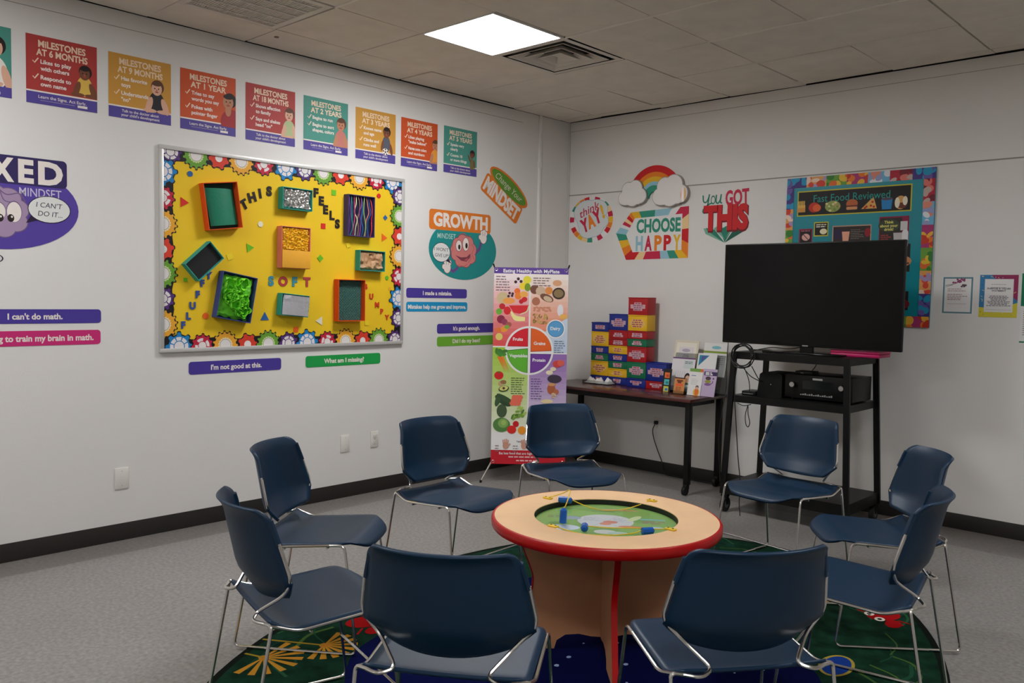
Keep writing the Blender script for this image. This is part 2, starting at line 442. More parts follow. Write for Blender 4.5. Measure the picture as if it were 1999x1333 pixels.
def pyr_ring(b, r0, z0, r1, z1, m):
    for k in range(4):
        a = k * PI / 2; c, s_ = math.cos(a), math.sin(a)
        q = [(-r0, -r0, z0), (r0, -r0, z0), (r1, -r1, z1), (-r1, -r1, z1)]
        b.add([(c * x - s_ * y, s_ * x + c * y, z) for x, y, z in q], [(0, 1, 2, 3)], m)
b = MB(); pyr_ring(b, 0.302, 0.0, 0.262, 0.0, GRL); pyr_ring(b, 0.262, 0.0, 0.262, 0.07, PLEN); b.box((-0.262, -0.262, 0.055), (0.262, 0.262, 0.06), PLEN)
b.build('frame', t)
for r0, r1, z0 in ((0.235, 0.17, -0.004), (0.165, 0.105, -0.006), (0.098, 0.05, -0.008)):
    b = MB(); pyr_ring(b, r0, z0, r0 - 0.008, z0, GRL); pyr_ring(b, r0 - 0.008, z0, r1, z0 + 0.045, GRL); pyr_ring(b, r1, z0 + 0.046, r0, z0 + 0.001, GRL)
    if r1 < 0.06: b.box((-r1, -r1, z0 + 0.03), (r1, r1, z0 + 0.045), GRL)
    b.build('cone', t)
t = thing('return_vent', 'square return air grille in the ceiling near the top edge', 'air vent', (RET[0], RET[1], CEIL))
b = MB()
for lo, hi in (((-0.3, -0.3), (0.3, -0.26)), ((-0.3, 0.26), (0.3, 0.3)), ((-0.3, -0.26), (-0.26, 0.26)), ((0.26, -0.26), (0.3, 0.26))):
    b.box((lo[0], lo[1], -0.003), (hi[0], hi[1], 0.02), GRL, 0.001)
b.box((-0.27, -0.27, 0.03), (0.27, 0.27, 0.034), mat('vent_inside', (120, 114, 105), 0.9)); b.build('frame', t)
b = MB()
for k in range(36):
    y = -0.255 + k * 0.0146
    b.box((-0.262, y, 0.002), (0.262, y + 0.008, 0.012), GRL)
for k in range(5):
    x = -0.21 + k * 0.105; b.box((x - 0.006, -0.262, -0.002), (x + 0.006, 0.262, 0.004), WHITEM)
b.build('louvers', t)
b = MB(); b.cyl((0.239, -3.101, CEIL - 0.004), (0.239, -3.101, CEIL + 0.002), 0.014, mat('brass_disc', (120, 100, 80), 0.5), seg=14)
tag(b.build('ceiling_plug'), 'tiny brown round plug in the ceiling tile by the left wall', 'ceiling plug')

# wall plates ----------------------------------------------------------------
PLATE = mat('plate_plastic', (226, 222, 214), 0.35)
def plate(root, w, h, kind):
    b = MB(); b.box((-w / 2, -0.006, -h / 2), (w / 2, 0, h / 2), PLATE, 0.0025); b.build('cover', root)
    if kind == 'outlet':
        for s in (-1, 1):
            b = MB(); b.box((-0.017, -0.0085, s * 0.02 - 0.014), (0.017, -0.004, s * 0.02 + 0.014), PLATE, 0.005)
            dk = mat('slot_dark', (40, 36, 32), 0.8)
            for q in (-0.006, 0.006): b.box((q - 0.001, -0.0088, s * 0.02 - 0.002), (q + 0.001, -0.0084, s * 0.02 + 0.007), dk)
            b.cyl((0, -0.0088, s * 0.02 - 0.007), (0, -0.0084, s * 0.02 - 0.007), 0.0022, dk, seg=8)
            b.build('socket', root)
    b = MB()
    for s in ((-1, 1) if kind != 'outlet' else (0,)): b.cyl((0, -0.0072, s * 0.042), (0, -0.0055, s * 0.042), 0.003, mat('screw_head', (190, 186, 178), 0.4), seg=8)
    b.build('screw', root)
plate(on_left('wall_plate', 'large blank white wall plate low on the left wall, by itself', 'wall plate', -3.947, 0.360, off=0.0), 0.078, 0.122, 'blank')
plate(on_left('wall_plate', 'blank white wall plate just left of the white outlet', 'wall plate', -2.403, 0.383, off=0.0), 0.075, 0.118, 'blank')
plate(on_left('outlet', 'white duplex outlet on the left wall beside a blank plate', 'outlet', -2.145, 0.387, off=0.0), 0.07, 0.116, 'outlet')
plate(on_back('outlet', 'white outlet under the dark table with a black plug', 'outlet', 1.014, 0.405, off=0.0), 0.07, 0.116, 'outlet')
BLACKC = mat('black_cable', (20, 19, 19), 0.5)
t = thing('power_cord', 'black power cord hanging from the outlet under the dark table', 'power cord', (1.014, 0, 0))
b = MB(); b.box((-0.017, -0.038, 0.408), (0.014, -0.0085, 0.436), BLACKC, 0.006); b.build('plug', t)
b = MB(); b.tube(spline([(-0.004, -0.034, 0.41), (-0.02, -0.04, 0.36), (-0.012, -0.034, 0.29), (0.02, -0.025, 0.2), (0.06, -0.014, 0.1), (0.075, -0.02, 0.03), (0.13, -0.03, 0.005), (0.3, -0.04, 0.005), (0.7, -0.05, 0.005)]), 0.004, BLACKC); b.build('cable', t)
# ------------------------------------------------------------------ milestone posters on the left wall
CR = ink(176, 62, 58); MU = ink(206, 150, 62); OR = ink(206, 84, 40); TE = ink(76, 148, 134); PU = ink(84, 72, 150); WH = ink(236, 226, 218); CREAM = ink(240, 214, 186)
SK = {'d': ink(122, 74, 52), 'm': ink(190, 130, 98), 'l': ink(222, 172, 146)}
HAIR = ink(42, 30, 28); BRN = ink(96, 62, 42)
def child_print(root, cx, z0, sc, skin, hair, shirt, pose, x_lim):
    a = Art(0.0012); a.clip = (-x_lim, x_lim, -0.125, 0.2); S = SK[skin]
    def E(x, z, rx, rz, m, rot=0): a.ell(cx + x * sc, z0 + z * sc, rx * sc, rz * sc, m, rot)
    if pose == 'lie':                                   # propped up on the forearms
        E(0.0, 0.06, 0.055, 0.075, shirt); a.up()
        E(-0.055, 0.035, 0.022, 0.06, S, -0.3); E(0.06, 0.035, 0.022, 0.06, S, 0.35); a.up(); E(-0.05, -0.005, 0.05, 0.014, S); E(0.05, -0.005, 0.05, 0.014, S); a.up()
    elif pose == 'side':
        E(0.03, 0.02, 0.085, 0.09, shirt); a.up()
        E(0.0, 0.1, 0.022, 0.04, S); a.up()
    elif pose == 'ball':
        E(0.0, 0.05, 0.05, 0.08, shirt); a.up(); E(-0.05, 0.03, 0.016, 0.055, S, -0.2); E(0.06, 0.0, 0.018, 0.06, S, 0.2); a.up()
        E(-0.01, -0.03, 0.036, 0.036, WH); a.up()
        for k in range(5): E(-0.01 + 0.026 * math.cos(k * 1.257 + .3), -0.03 + 0.026 * math.sin(k * 1.257 + .3), 0.008, 0.008, HAIR)
        E(-0.01, -0.03, 0.009, 0.009, HAIR); a.up()
    elif pose == 'wave':
        E(0.0, 0.01, 0.04, 0.1, shirt); a.up(); E(-0.05, 0.1, 0.012, 0.06, S, 0.5); E(0.045, 0.03, 0.013, 0.06, S, 0.1); a.up()
    else:
        E(0.0, 0.03, 0.06, 0.085, shirt); a.up(); E(-0.05, 0.01, 0.02, 0.065, S, -0.25); E(0.055, 0.01, 0.02, 0.065, S, 0.25); E(-0.01, -0.03, 0.05, 0.016, S, .2); a.up()
    hz = 0.155
    E(0.006 if pose != 'side' else 0.014, hz + 0.014, 0.047, 0.05, hair); a.up(); E(0, hz, 0.038, 0.047, S); a.up()
    E(0, hz + 0.036, 0.036, 0.016, hair); a.up()
    E(-0.014, hz + 0.002, 0.005, 0.005, HAIR); E(0.014, hz + 0.002, 0.005, 0.005, HAIR); E(0, hz - 0.022, 0.013, 0.005, ink(170, 70, 64)); E(0, hz - 0.009, 0.005, 0.006, ink(176, 110, 86)); a.up()
    a.build('child_picture', root)
POSTERS = [
 (-4.665, TE, None, None, 'learn', ('l', HAIR, WH, 'sit', .10, -.09, 1.0), 'teal child milestone poster cut off by the left edge of the photo'),
 (-4.243, CR, 'AT 6 MONTHS', ['+Likes to play', 'with others', '+Responds to', 'own name'], 'learn', ('d', HAIR, ink(226, 186, 84), 'lie', .112, -.09, .72), 'crimson milestone poster reading Milestones at 6 Months on the left wall'),
 (-3.828, MU, 'AT 9 MONTHS', ['+Has favorite', 'toys', '+Understands', '"no"'], 'talk', ('l', BRN, ink(46, 42, 48), 'lie', .093, -.105, .80), 'mustard milestone poster reading Milestones at 9 Months on the left wall'),
 (-3.418, OR, 'AT 1 YEAR', ['+Tries to say', 'words you say', '+Pokes with', 'pointer finger'], 'learn', ('m', HAIR, ink(166, 46, 50), 'side', .127, -.115, .90), 'orange milestone poster reading Milestones at 1 Year on the left wall'),
 (-2.996, CR, 'AT 18 MONTHS', ['+Shows affection', 'to family', '+Says and shakes', 'head "no"'], 'talk', ('l', BRN, ink(178, 190, 140), 'sit', .132, -.1, .77), 'crimson milestone poster reading Milestones at 18 Months on the left wall'),
 (-2.577, TE, 'AT 2 YEARS', ['+Begins to run', '+Begins to sort', 'shapes, colors'], 'learn', ('m', BRN, ink(196, 120, 110), 'sit', .118, -.105, .82), 'teal milestone poster reading Milestones at 2 Years on the left wall'),
 (-2.158, MU, 'AT 3 YEARS', ['+Knows name', 'and age', '+Climbs and', 'runs well'], 'talk', ('d', HAIR, ink(86, 92, 104), 'ball', .093, -.08, .72), 'mustard milestone poster reading Milestones at 3 Years on the left wall'),
 (-1.752, OR, 'AT 4 YEARS', ['+Likes playing', '"make believe"', '+Names some colors', 'and numbers'], 'learn', ('m', BRN, ink(226, 150, 60), 'sit', .154, -.1, .72), 'orange milestone poster reading Milestones at 4 Years on the left wall'),
 (-1.333, TE, 'AT 5 YEARS', ['+Speaks very', 'clearly', '+Counts 10', 'or more things'], 'talk', ('d', HAIR, ink(120, 110, 70), 'wave', .124, -.1, .58), 'teal milestone poster reading Milestones at 5 Years on the left wall'),
]
for k, (y, colr, head, items, foot, ch, label) in enumerate(POSTERS):
    zc = 2.588 - 0.0042 * k if k < 8 else 2.563
    t = on_left('milestone_poster', label, 'poster', y, zc, 'milestone posters along the left wall')
    h = 0.177
    sheet('sheet', -h, -h, h, h, colr, t)
    a = Art(0.0008)
    a.rect(-h, -0.116, h, -0.108, WH); a.rect(-h, -h, h, -0.116, PU); a.build('footer_band', t)
    a = Art(0.0011)
    if head:
        a.text('MiLESTONES', 0, 0.136, 0.034, CREAM, bold=0.03, w=0.236); a.text(head, 0, 0.092, 0.033, CREAM, bold=0.03, maxw=0.256)
        z = 0.044
        for it in items:
            if it[0] == '+':
                if z < 0.04: z -= 0.011
                a.stroke([(-0.145, z), (-0.137, z - 0.011), (-0.118, z + 0.016)], 0.006, CREAM); it = it[1:]
            a.text(it, -0.108, z, 0.021, WH, align='l', bold=0.028, maxw=0.175)
            z -= 0.035
    if foot == 'learn':
        a.text('Learn the Signs. Act Early.', 0.0, -0.138, 0.016, WH, bold=0.01, maxw=0.25); a.rect(-0.11, -0.1575, 0.06, -0.1565, WH); a.rect(0.075, -0.165, 0.125, -0.152, WH)
    else:
        a.text('Talk to the doctor about', 0.0, -0.135, 0.015, WH, bold=0.012, maxw=0.21); a.text("your child's development", 0.0, -0.157, 0.015, WH, bold=0.012, maxw=0.23)
    a.build('lettering', t)
    child_print(t, ch[4], ch[5], ch[6], ch[0], ch[1], ch[2], ch[3], h)

# ------------------------------------------------------------------ affirmation strips
def strip(y0, y1, z, h, colr, s, label, tx=None, align='c', hh=0.030):
    w = y1 - y0
    t = on_left('affirmation_strip', label, 'wall strip', (y0 + y1) / 2, z, 'word strips on the left wall')
    sheet('strip', -w / 2, -h / 2, w / 2, h / 2, colr, t, r=0.018)
    a = Art(0.001); a.text(s, 0 if tx is None else tx - (y0 + y1) / 2, 0, hh, WH, bold=0.032, align=align, maxw=w * 0.95); a.build('lettering', t)
PUR = ink(74, 58, 150); PINK = ink(204, 44, 116); GRN = ink(30, 158, 74); BLU = ink(26, 146, 196); LIM = ink(112, 176, 52)
strip(-4.69, -4.054, 1.291, 0.076, PUR, "I can't do math.", 'purple word strip reading I can\'t do math', tx=-4.388)
strip(-4.69, -4.057, 1.175, 0.080, PINK, "I'm going to train my brain in math.", 'pink word strip ending in train my brain in math', tx=-4.095, align='r', hh=0.032)
strip(-3.546, -2.914, 0.972, 0.078, PUR, "I'm not good at this.", 'purple word strip reading I\'m not good at this, below the yellow board')
strip(-2.728, -2.098, 0.975, 0.078, GRN, 'What am I missing?', 'green word strip reading What am I missing, below the yellow board')
strip(-1.862, -1.241, 1.454, 0.073, PUR, 'I made a mistake.', 'purple word strip reading I made a mistake, right of the yellow board')
strip(-1.861, -1.233, 1.350, 0.073, BLU, 'Mistakes help me grow and improve.', 'blue word strip reading Mistakes help me grow and improve')
strip(-1.552, -0.92, 1.180, 0.075, PUR, "It's good enough.", 'purple word strip reading It\'s good enough, partly behind the banner')
strip(-1.551, -0.92, 1.080, 0.075, LIM, 'Did I do my best?', 'light green word strip reading Did I do my best, partly behind the banner')

# ------------------------------------------------------------------ mindset decals
INK = ink(44, 30, 58)
def ellipse_pts(cx, cz, rx, rz, n=48): return [(cx + rx * math.cos(2 * PI * k / n), cz + rz * math.sin(2 * PI * k / n)) for k in range(n)]
def rr_pts(x0, z0, x1, z1, r):
    pts = []
    for cx, cz, a in ((x1 - r, z1 - r, 0), (x0 + r, z1 - r, PI / 2), (x0 + r, z0 + r, PI), (x1 - r, z0 + r, 1.5 * PI)):
        pts += [(cx + r * math.cos(a + PI / 2 * k / 5), cz + r * math.sin(a + PI / 2 * k / 5)) for k in range(6)]
    return pts
def bubble(root, cx, cz, rx, rz, tail, lines, h):
    a = Art(0.0022)
    a.ell(cx, cz, rx + 0.004, rz + 0.004, INK); a.poly([(tail[0], tail[1]), (tail[2], tail[3]), (tail[4], tail[5])], INK); a.up()
    a.ell(cx, cz, rx, rz, ink(226, 226, 222)); a.up()
    for k, s in enumerate(lines): a.text(s, cx + 0.004 * k, cz + h * 0.85 - k * h * 1.75, h, INK, bold=0.0, shear=0.12, maxw=rx * 1.72, rot=-0.03)
    a.build('speech_bubble', root)
# fixed mindset (left part lies outside the photo)
t = on_left('mindset_decal', 'purple oval wall decal reading Fixed Mindset with a sad grey-purple brain', 'wall decal', -4.55, 1.86)
card(ellipse_pts(0, 0, 0.382, 0.222), ink(86, 66, 158), 'oval', t)
a = Art(0.0009); NV = ink(52, 42, 92)
a.poly(rr_pts(-0.225, 0.115, 0.324, 0.262, 0.022), NV).up(); 
for ch, x, w_ in (('F', -.153, .075), ('I', -.078, .030), ('X', .012, .112), ('E', .124, .074), ('D', .243, .122)): a.text(ch, x, 0.189, 0.112, WH, bold=0.045, w=w_)
a.build('title_banner', t)
a = Art(0.0012); a.text('MINDSET', 0.193, 0.082, 0.044, ink(206, 196, 220), bold=0.006, w=0.205); a.build('lettering', t)
def brain(a, cx, cz, s, fill, dark, mid, lumps):
    for x, z, r in lumps: a.ell(cx + x * s, cz + z * s, r * s + 0.005, r * s * 0.92 + 0.005, dark)
    a.up()
    for x, z, r in lumps: a.ell(cx + x * s, cz + z * s, r * s, r * s * 0.92, fill)
    a.up()
LUMPS = [(0, 0, .62), (-.42, .32, .36), (-.1, .5, .36), (.28, .42, .38), (.52, .1, .36), (.5, -.3, .34), (.15, -.5, .34), (-.25, -.5, .32), (-.55, -.2, .3), (-.6, .05, .3)]
a = Art(0.0012); g1 = ink(166, 142, 172); g2 = ink(116, 92, 130)
brain(a, -0.005, -0.03, 0.158, g1, g2, g2, LUMPS)
a.curve([(-.02, .10), (.03, .06), (.09, .07), (.12, .03)], .006, g2); a.curve([(.0, .08), (.02, .03), (.06, .02)], .005, g2); a.curve([(-.12, .05), (-.06, .07), (-.04, .04)], .005, g2)
a.up(); a.ell(-0.010, -0.028, 0.038, 0.05, g2).ell(0.066, -0.026, 0.037, 0.056, g2).ell(-0.010, -0.03, 0.036, 0.047, WH).ell(0.066, -0.028, 0.034, 0.052, WH).up(); a.ell(0.0, -0.062, 0.017, 0.02, HAIR).ell(0.05, -0.06, 0.016, 0.02, HAIR).up()
a.ell(0.004, -0.055, 0.005, 0.006, WH).ell(0.055, -0.053, 0.005, 0.006, WH)
a.build('brain_picture', t)
bubble(t, 0.235, -0.002, 0.102, 0.068, (0.15, -0.03, 0.12, -0.08, 0.20, -0.055), ["I CAN'T", 'DO IT...'], 0.026)
a = Art(0.0004); a.ring(-0.02, -0.27, 0.017, 0.021, INK, sx=1.6); a.build('hand_outline', t)

# growth mindset
t = on_left('mindset_decal', 'teal oval wall decal reading Growth Mindset with a smiling pink brain', 'wall decal', -1.282, 1.80)
card(ellipse_pts(0, 0, 0.366, 0.236), ink(30, 142, 140), 'oval', t)
a = Art(0.0009); OG = ink(226, 124, 42)
a.poly(rr_pts(-0.366, 0.142, 0.296, 0.296, 0.026), OG).up(); a.text('GROWTH', -0.03, 0.222, 0.098, WH, bold=0.045, w=0.585); a.build('title_banner', t)
a = Art(0.0012); a.text('MINDSET', -0.185, 0.098, 0.040, ink(190, 220, 214), bold=0.004, w=0.19); a.build('lettering', t)
a = Art(0.0012); p1 = ink(214, 128, 124); p2 = ink(130, 62, 78); p3 = ink(186, 92, 96)
a.stroke([(.13, -.02), (.175, .02), (.19, .07)], .024, ink(110, 76, 140)); a.stroke([(-.06, -.14), (-.11, -.175), (-.15, -.15)], .024, ink(110, 76, 140)); a.up()
brain(a, 0.0, -0.01, 0.155, p1, p2, p3, LUMPS)
for q in ([(-.06, .11), (0, .13), (.05, .10), (.07, .12)], [(.08, .05), (.11, .02), (.09, -.03), (.12, -.07)], [(.05, -.1), (.08, -.06), (.06, -.03)], [(-.13, .04), (-.12, .0), (-.14, -.04)], [(-.06, -.12), (0, -.13), (.04, -.11)]): a.curve(q, .005, p3)
a.up(); a.ell(-.055, .03, .034, .046, p2).ell(.02, .045, .036, .055, p2).up(); a.ell(-.055, .03, .030, .042, WH).ell(.02, .045, .032, .051, WH).up(); a.ell(-.05, .02, .012, .02, HAIR).ell(.028, .035, .013, .022, HAIR).up()
a.poly([(-.09, -.045), (-.03, -.06), (.03, -.055), (.075, -.025), (.068, -.06), (.03, -.092), (-.03, -.085)], p2).up(); a.poly([(.0, -.083), (.03, -.086), (.055, -.065), (.03, -.066)], ink(196, 90, 90)); a.up()
for cx, cz, rot in ((.215, .105, .1), (-.175, -.145, .2)):          # white gloved hands
    for dx, dz, r in ((0, 0, .036), (-.018, .04, .016), (.006, .048, .017), (.028, .038, .015), (-.036, .006, .016)): a.ell(cx + dx, cz + dz, r + .004, r * 1.2 + .004, p2)
    a.up()
    for dx, dz, r in ((0, 0, .036), (-.018, .04, .016), (.006, .048, .017), (.028, .038, .015), (-.036, .006, .016)): a.ell(cx + dx, cz + dz, r, r * 1.2, WH)
    a.up(); a.stroke([(cx - .01, cz + .05), (cx - .008, cz + .02)], .003, p2); a.stroke([(cx + .017, cz + .05), (cx + .012, cz + .02)], .003, p2); a.up()
a.build('brain_picture', t)
bubble(t, -0.238, -0.03, 0.088, 0.072, (-0.17, -0.07, -0.13, -0.115, -0.2, -0.09), ["I WON'T", 'GIVE UP!'], 0.026)

# change your mindset
t = on_left('mindset_sign', 'tilted orange and green wall decal reading Change Your Mindset', 'wall decal', -0.826, 2.295, roll=math.radians(31))
card(rr_pts(-0.25, -0.145, 0.25, 0.02, 0.025), OG, 'backing', t)
a = Art(0.0009); a.ell(0.02, 0.065, 0.262, 0.085, OG).up(); a.ell(0.02, 0.067, 0.238, 0.066, ink(96, 148, 50)).up(); a.text('Change Your', 0.02, 0.068, 0.055, ink(226, 216, 206), bold=-0.004, shear=0.3, w=0.36); a.build('green_oval', t)
a = Art(0.0018); a.text('MINDSET', 0, -0.062, 0.112, WH, bold=0.05, w=0.46); a.build('lettering', t)

# ------------------------------------------------------------------ bulletin board
BY, BZ = -2.8155, 1.680
BW, BH = 0.912, 0.606
t = on_left('bulletin_board', 'yellow tactile bulletin board with a gear border and silver frame on the left wall', 'bulletin board', BY, BZ, off=0.0)
ALU = mat('brushed_aluminium', (206, 204, 200), 0.42, metal=0.35)
YEL = mat('yellow_paper', (236, 196, 36), 0.6, spec=0.25, bump=0.12, nscale=14.0)
b = MB()
for lo, hi in (((-BW, -0.022, -BH), (BW, 0, -BH + 0.024)), ((-BW, -0.022, BH - 0.024), (BW, 0, BH)), ((-BW, -0.022, -BH + 0.024), (-BW + 0.024, 0, BH - 0.024)), ((BW - 0.024, -0.022, -BH + 0.024), (BW, 0, BH - 0.024))):
    b.box(lo, hi, ALU, 0.002)
b.build('frame', t)
b = MB(); IX, IZ = BW - 0.022, BH - 0.022
b.grid(lambda u, v: (-IX + 2 * IX * u, -0.0105 - 0.0012 * math.sin(9 * u + 4 * v) * math.sin(3 + 7 * v), -IZ + 2 * IZ * v), 40, 26, YEL)
b.box((-IX, -0.008, -IZ), (IX, -0.001, IZ), YEL); b.build('backing_paper', t)
a = Art(0.0125); a.clip = (-IX, IX, -IZ, IZ)
BLK = ink(28, 24, 26); GW = ink(226, 220, 218)
GC = {'b': ink(30, 126, 190), 'p': ink(84, 48, 118), 'g': ink(104, 158, 52), 'r': ink(214, 62, 42), 'y': ink(230, 164, 48), 'c': ink(190, 34, 60)}
def gear(cx, cz, kind, rot=0.0):
    R, n, depth = {'b': (.083, 8, .20), 'p': (.068, 9, .16), 'g': (.082, 14, .15), 'r': (.066, 7, .18), 'y': (.082, 15, .13), 'c': (.068, 11, .14)}[kind]
    def outline(k, grow=0.0):
        pts = []
        for i in range(n):
            a0 = rot + 2 * PI * i / n
            for f, rr in ((.08, 1 - depth), (.2, 1.0), (.36, 1.03), (.52, 1.0), (.64, 1 - depth)):
                an = a0 + 2 * PI / n * f; pts.append((cx + (k * rr + grow) * math.cos(an), cz + (k * rr + grow) * math.sin(an)))
        return pts
    a.poly(outline(R, .0075), BLK); a.poly(outline(R), GC[kind])
    if kind in 'bpc':
        m = {'b': 8, 'p': 6, 'c': 4}[kind]; r0, r1 = R * .42, R * .68
        a.step(); a.hold += 1
        for i in range(m):
            a0 = rot + 2 * PI * i / m; wv = 2 * PI / m * (.82 if kind != 'c' else .62); a.ring(cx, cz, r0, r1, GW, a0, a0 + wv, 5)
        a.hold -= 1
        a.ell(cx, cz, R * .36, R * .36, GW, n=20)
    elif kind in 'gy':
        pts = []
        for i in range(36): an = 2 * PI * i / 36; rr = R * (.60 if i % 2 else .53); pts.append((cx + rr * math.cos(an), cz + rr * math.sin(an)))
        a.poly(pts, ink(236, 214, 170) if kind == 'y' else ink(196, 214, 150)); a.ring(cx, cz, R * .43, R * .46, ink(120, 120, 116), n=24); a.ell(cx, cz, R * .43, R * .43, GW, n=24)
    else: a.ell(cx, cz, R * .36, R * .36, GW, n=20)
EDGE = 0.058
def wavy(p0, p1, nx, nz, n=30):
    a.step(); a.hold += 1
    for k in range(n):
        f, g = k / n, (k + 1) / n
        w0, w1 = EDGE + .008 * math.sin(f * 40), EDGE + .008 * math.sin(g * 40)
        q = lambda f, w: (p0[0] + (p1[0] - p0[0]) * f + nx * w, p0[1] + (p1[1] - p0[1]) * f + nz * w)
        a.poly([q(f, 0), q(g, 0), q(g, w1), q(f, w0)], BLK)
    a.hold -= 1
wavy((-IX, IZ), (IX, IZ), 0, -1); wavy((-IX, -IZ), (IX, -IZ), 0, 1); wavy((-IX, -IZ), (-IX, IZ), 1, 0, 20); wavy((IX, -IZ), (IX, IZ), -1, 0, 20)
top = [(-3.66, 'p'), (-3.503, 'g'), (-3.357, 'r'), (-3.208, 'y'), (-3.052, 'c'), (-2.894, 'b'), (-2.75, 'p'), (-2.605, 'g'), (-2.462, 'r'), (-2.307, 'y'), (-2.159, 'c'), (-2.01, 'b')]
for y, k in top: gear(y - BY, 2.252 - BZ, k, y)
for z, k in [(2.133, 'b'), (1.98, 'c'), (1.829, 'y'), (1.681, 'r'), (1.539, 'g'), (1.393, 'p'), (1.24, 'y')]: gear(-3.706 - BY, z - BZ, k, z)
for y, k in [(-3.61, 'b'), (-3.465, 'c'), (-3.314, 'y'), (-3.163, 'r'), (-3.016, 'g'), (-2.868, 'p'), (-2.723, 'b'), (-2.565, 'c'), (-2.413, 'y'), (-2.266, 'r'), (-2.123, 'g'), (-1.975, 'p')]: gear(y - BY, 1.108 - BZ, k, y + .2)
for z, k in [(2.154, 'p'), (2.012, 'g'), (1.864, 'r'), (1.721, 'y'), (1.57, 'c'), (1.413, 'b'), (1.264, 'p')]: gear(-1.945 - BY, z - BZ, k, z + .1)
a.build('gear_border', t)

# cut-out letters, each one stuck on by itself
LX = 0.0122
def letter(ch, y, z, h, colr, label, grp, rot=0.0):
    V, F = text_mesh(ch, 0.055, 0.0, 0.02)
    xs = [v[0] for v in V]; mx = (min(xs) + max(xs)) / 2; k = h / 0.76; c, d = math.cos(rot), math.sin(rot)
    b = MB(); pts = []
    for x, yy, zz in V:
        p, q = (x - mx) * k, (yy - 0.35) * k
        pts.append((c * p - d * q, -0.0017 - (zz / 0.02) * 0.0015, d * p + c * q))
    b.add(pts, F, colr)
    o = b.build('letter_cutout'); o.location = (LX, y, z); o.rotation_euler = (0, 0, PI / 2)
    tag(o, label, 'letter', grp)
BK = ink(34, 26, 26); NB = ink(50, 78, 148); TB = ink(60, 140, 160); DR = ink(176, 62, 66); RD = ink(206, 66, 30)
G1 = 'cut-out letters on the yellow board'
for ch, y, z, r, lb in (('T', -3.19, 1.987, .55, 'black cut-out letter T starting the word THIS on the yellow board'), ('H', -3.135, 2.036, .3, 'black cut-out letter H of the word THIS on the yellow board'),
    ('I', -3.079, 2.066, .17, 'black cut-out letter I of the word THIS on the yellow board'), ('S', -3.014, 2.087, 0.02, 'black cut-out letter S ending the word THIS on the yellow board')):
    letter(ch, y, z, .060, BK, lb, G1, r)
for ch, y, z, lb in (('F', -2.662, 2.112, 'black cut-out letter F starting the word FEELS on the yellow board'), ('E', -2.619, 2.062, 'upper black cut-out letter E of the word FEELS'), ('E', -2.585, 2.006, 'lower black cut-out letter E of the word FEELS'),
    ('L', -2.533, 1.971, 'black cut-out letter L of the word FEELS'), ('S', -2.489, 1.917, 'black cut-out letter S ending the word FEELS')): letter(ch, y, z, .060, BK, lb, G1)
for ch, y, z, lb in (('F', -3.585, 1.236, 'lowest blue letter F in the word FLUFFY at the board\'s lower left'), ('L', -3.552, 1.290, 'blue letter L of the word FLUFFY at lower left of the board'), ('U', -3.527, 1.352, 'blue letter U of the word FLUFFY at lower left of the board'),
    ('F', -3.494, 1.420, 'blue letter F just above the U of the word FLUFFY'), ('F', -3.464, 1.488, 'blue letter F at the lower corner of the black-filled box'), ('Y', -3.424, 1.536, 'blue letter Y tucked at the edge of the black-filled box')): letter(ch, y, z, .043, NB, lb, G1)
for ch, y, cl, lb in (('S', -2.998, TB, 'blue-green letter S starting the word SOFT'), ('O', -2.91, DR, 'dull red letter O of the word SOFT'), ('F', -2.823, TB, 'blue-green letter F of the word SOFT'), ('T', -2.729, DR, 'dull red letter T ending the word SOFT')): letter(ch, y, 1.513, .062, cl, lb, G1)
for ch, y, z, lb in (('B', -2.243, 1.492, 'red letter B half hidden by the orange box with bumpy green filling'), ('U', -2.194, 1.423, 'red letter U of the word BUMPY'), ('M', -2.142, 1.363, 'red letter M of the word BUMPY'), ('P', -2.099, 1.315, 'red letter P of the word BUMPY'), ('Y', -2.051, 1.271, 'red letter Y ending the word BUMPY')): letter(ch, y, z, .038, RD, lb, G1)
# small foam shapes
def shape(kind, y, z, colr, label, s=.021, rot=0.0):
    n, r0 = {'circle': (20, 0), 'square': (4, PI / 4), 'tri': (3, 0), 'diamond': (4, 0), 'hex': (6, 0)}[kind]
    k = {'square': 1.35, 'tri': 1.25}.get(kind, 1.0)
    pts = [(s * k * math.cos(rot + r0 + 2 * PI * i / n), s * k * math.sin(rot + r0 + 2 * PI * i / n)) for i in range(n)]
    b = MB(); b.prism(pts, lambda u, v: (u, 0, v), lambda u, v: (u, -.0025, v), colr)
    o = b.build('shape_cutout'); o.location = (LX, y, z); o.rotation_euler = (0, 0, PI / 2); tag(o, label, 'shape', 'foam shapes on the yellow board')
fr, fb, fg, fw, fy, fo = ink(212, 44, 34), ink(40, 96, 160), ink(106, 186, 34), ink(228, 222, 196), ink(236, 208, 40), ink(236, 98, 34)
shape('circle', -3.541, 2.136, fb, 'small blue foam circle near the board\'s top left', .017)
shape('tri', -3.582, 1.964, fr, 'red foam triangle left of the orange box with green sheet', .027, 0.0)
shape('hex', -3.075, 1.872, fw, 'cream foam hexagon below the word THIS', .02)
shape('tri', -3.152, 1.718, fg, 'green foam triangle left of the pink box with yellow crinkle', .026, 0.1)
shape('square', -3.284, 1.657, fy, 'yellow foam square right of the black-filled box', .02, .4)
shape('square', -3.571, 1.506, fg, 'small green foam square below the black-filled box', .012)
shape('circle', -3.444, 1.289, fo, 'orange-red foam circle left of the blue box with green fluff', .019)
shape('tri', -3.043, 1.278, fb, 'blue foam triangle right of the green fluff box', .028, PI / 2)
shape('square', -2.52, 2.126, fg, 'light green foam square near the top right of the board', .019)
shape('circle', -2.136, 2.141, fr, 'red foam circle at the corner of the purple box of strings', .017)
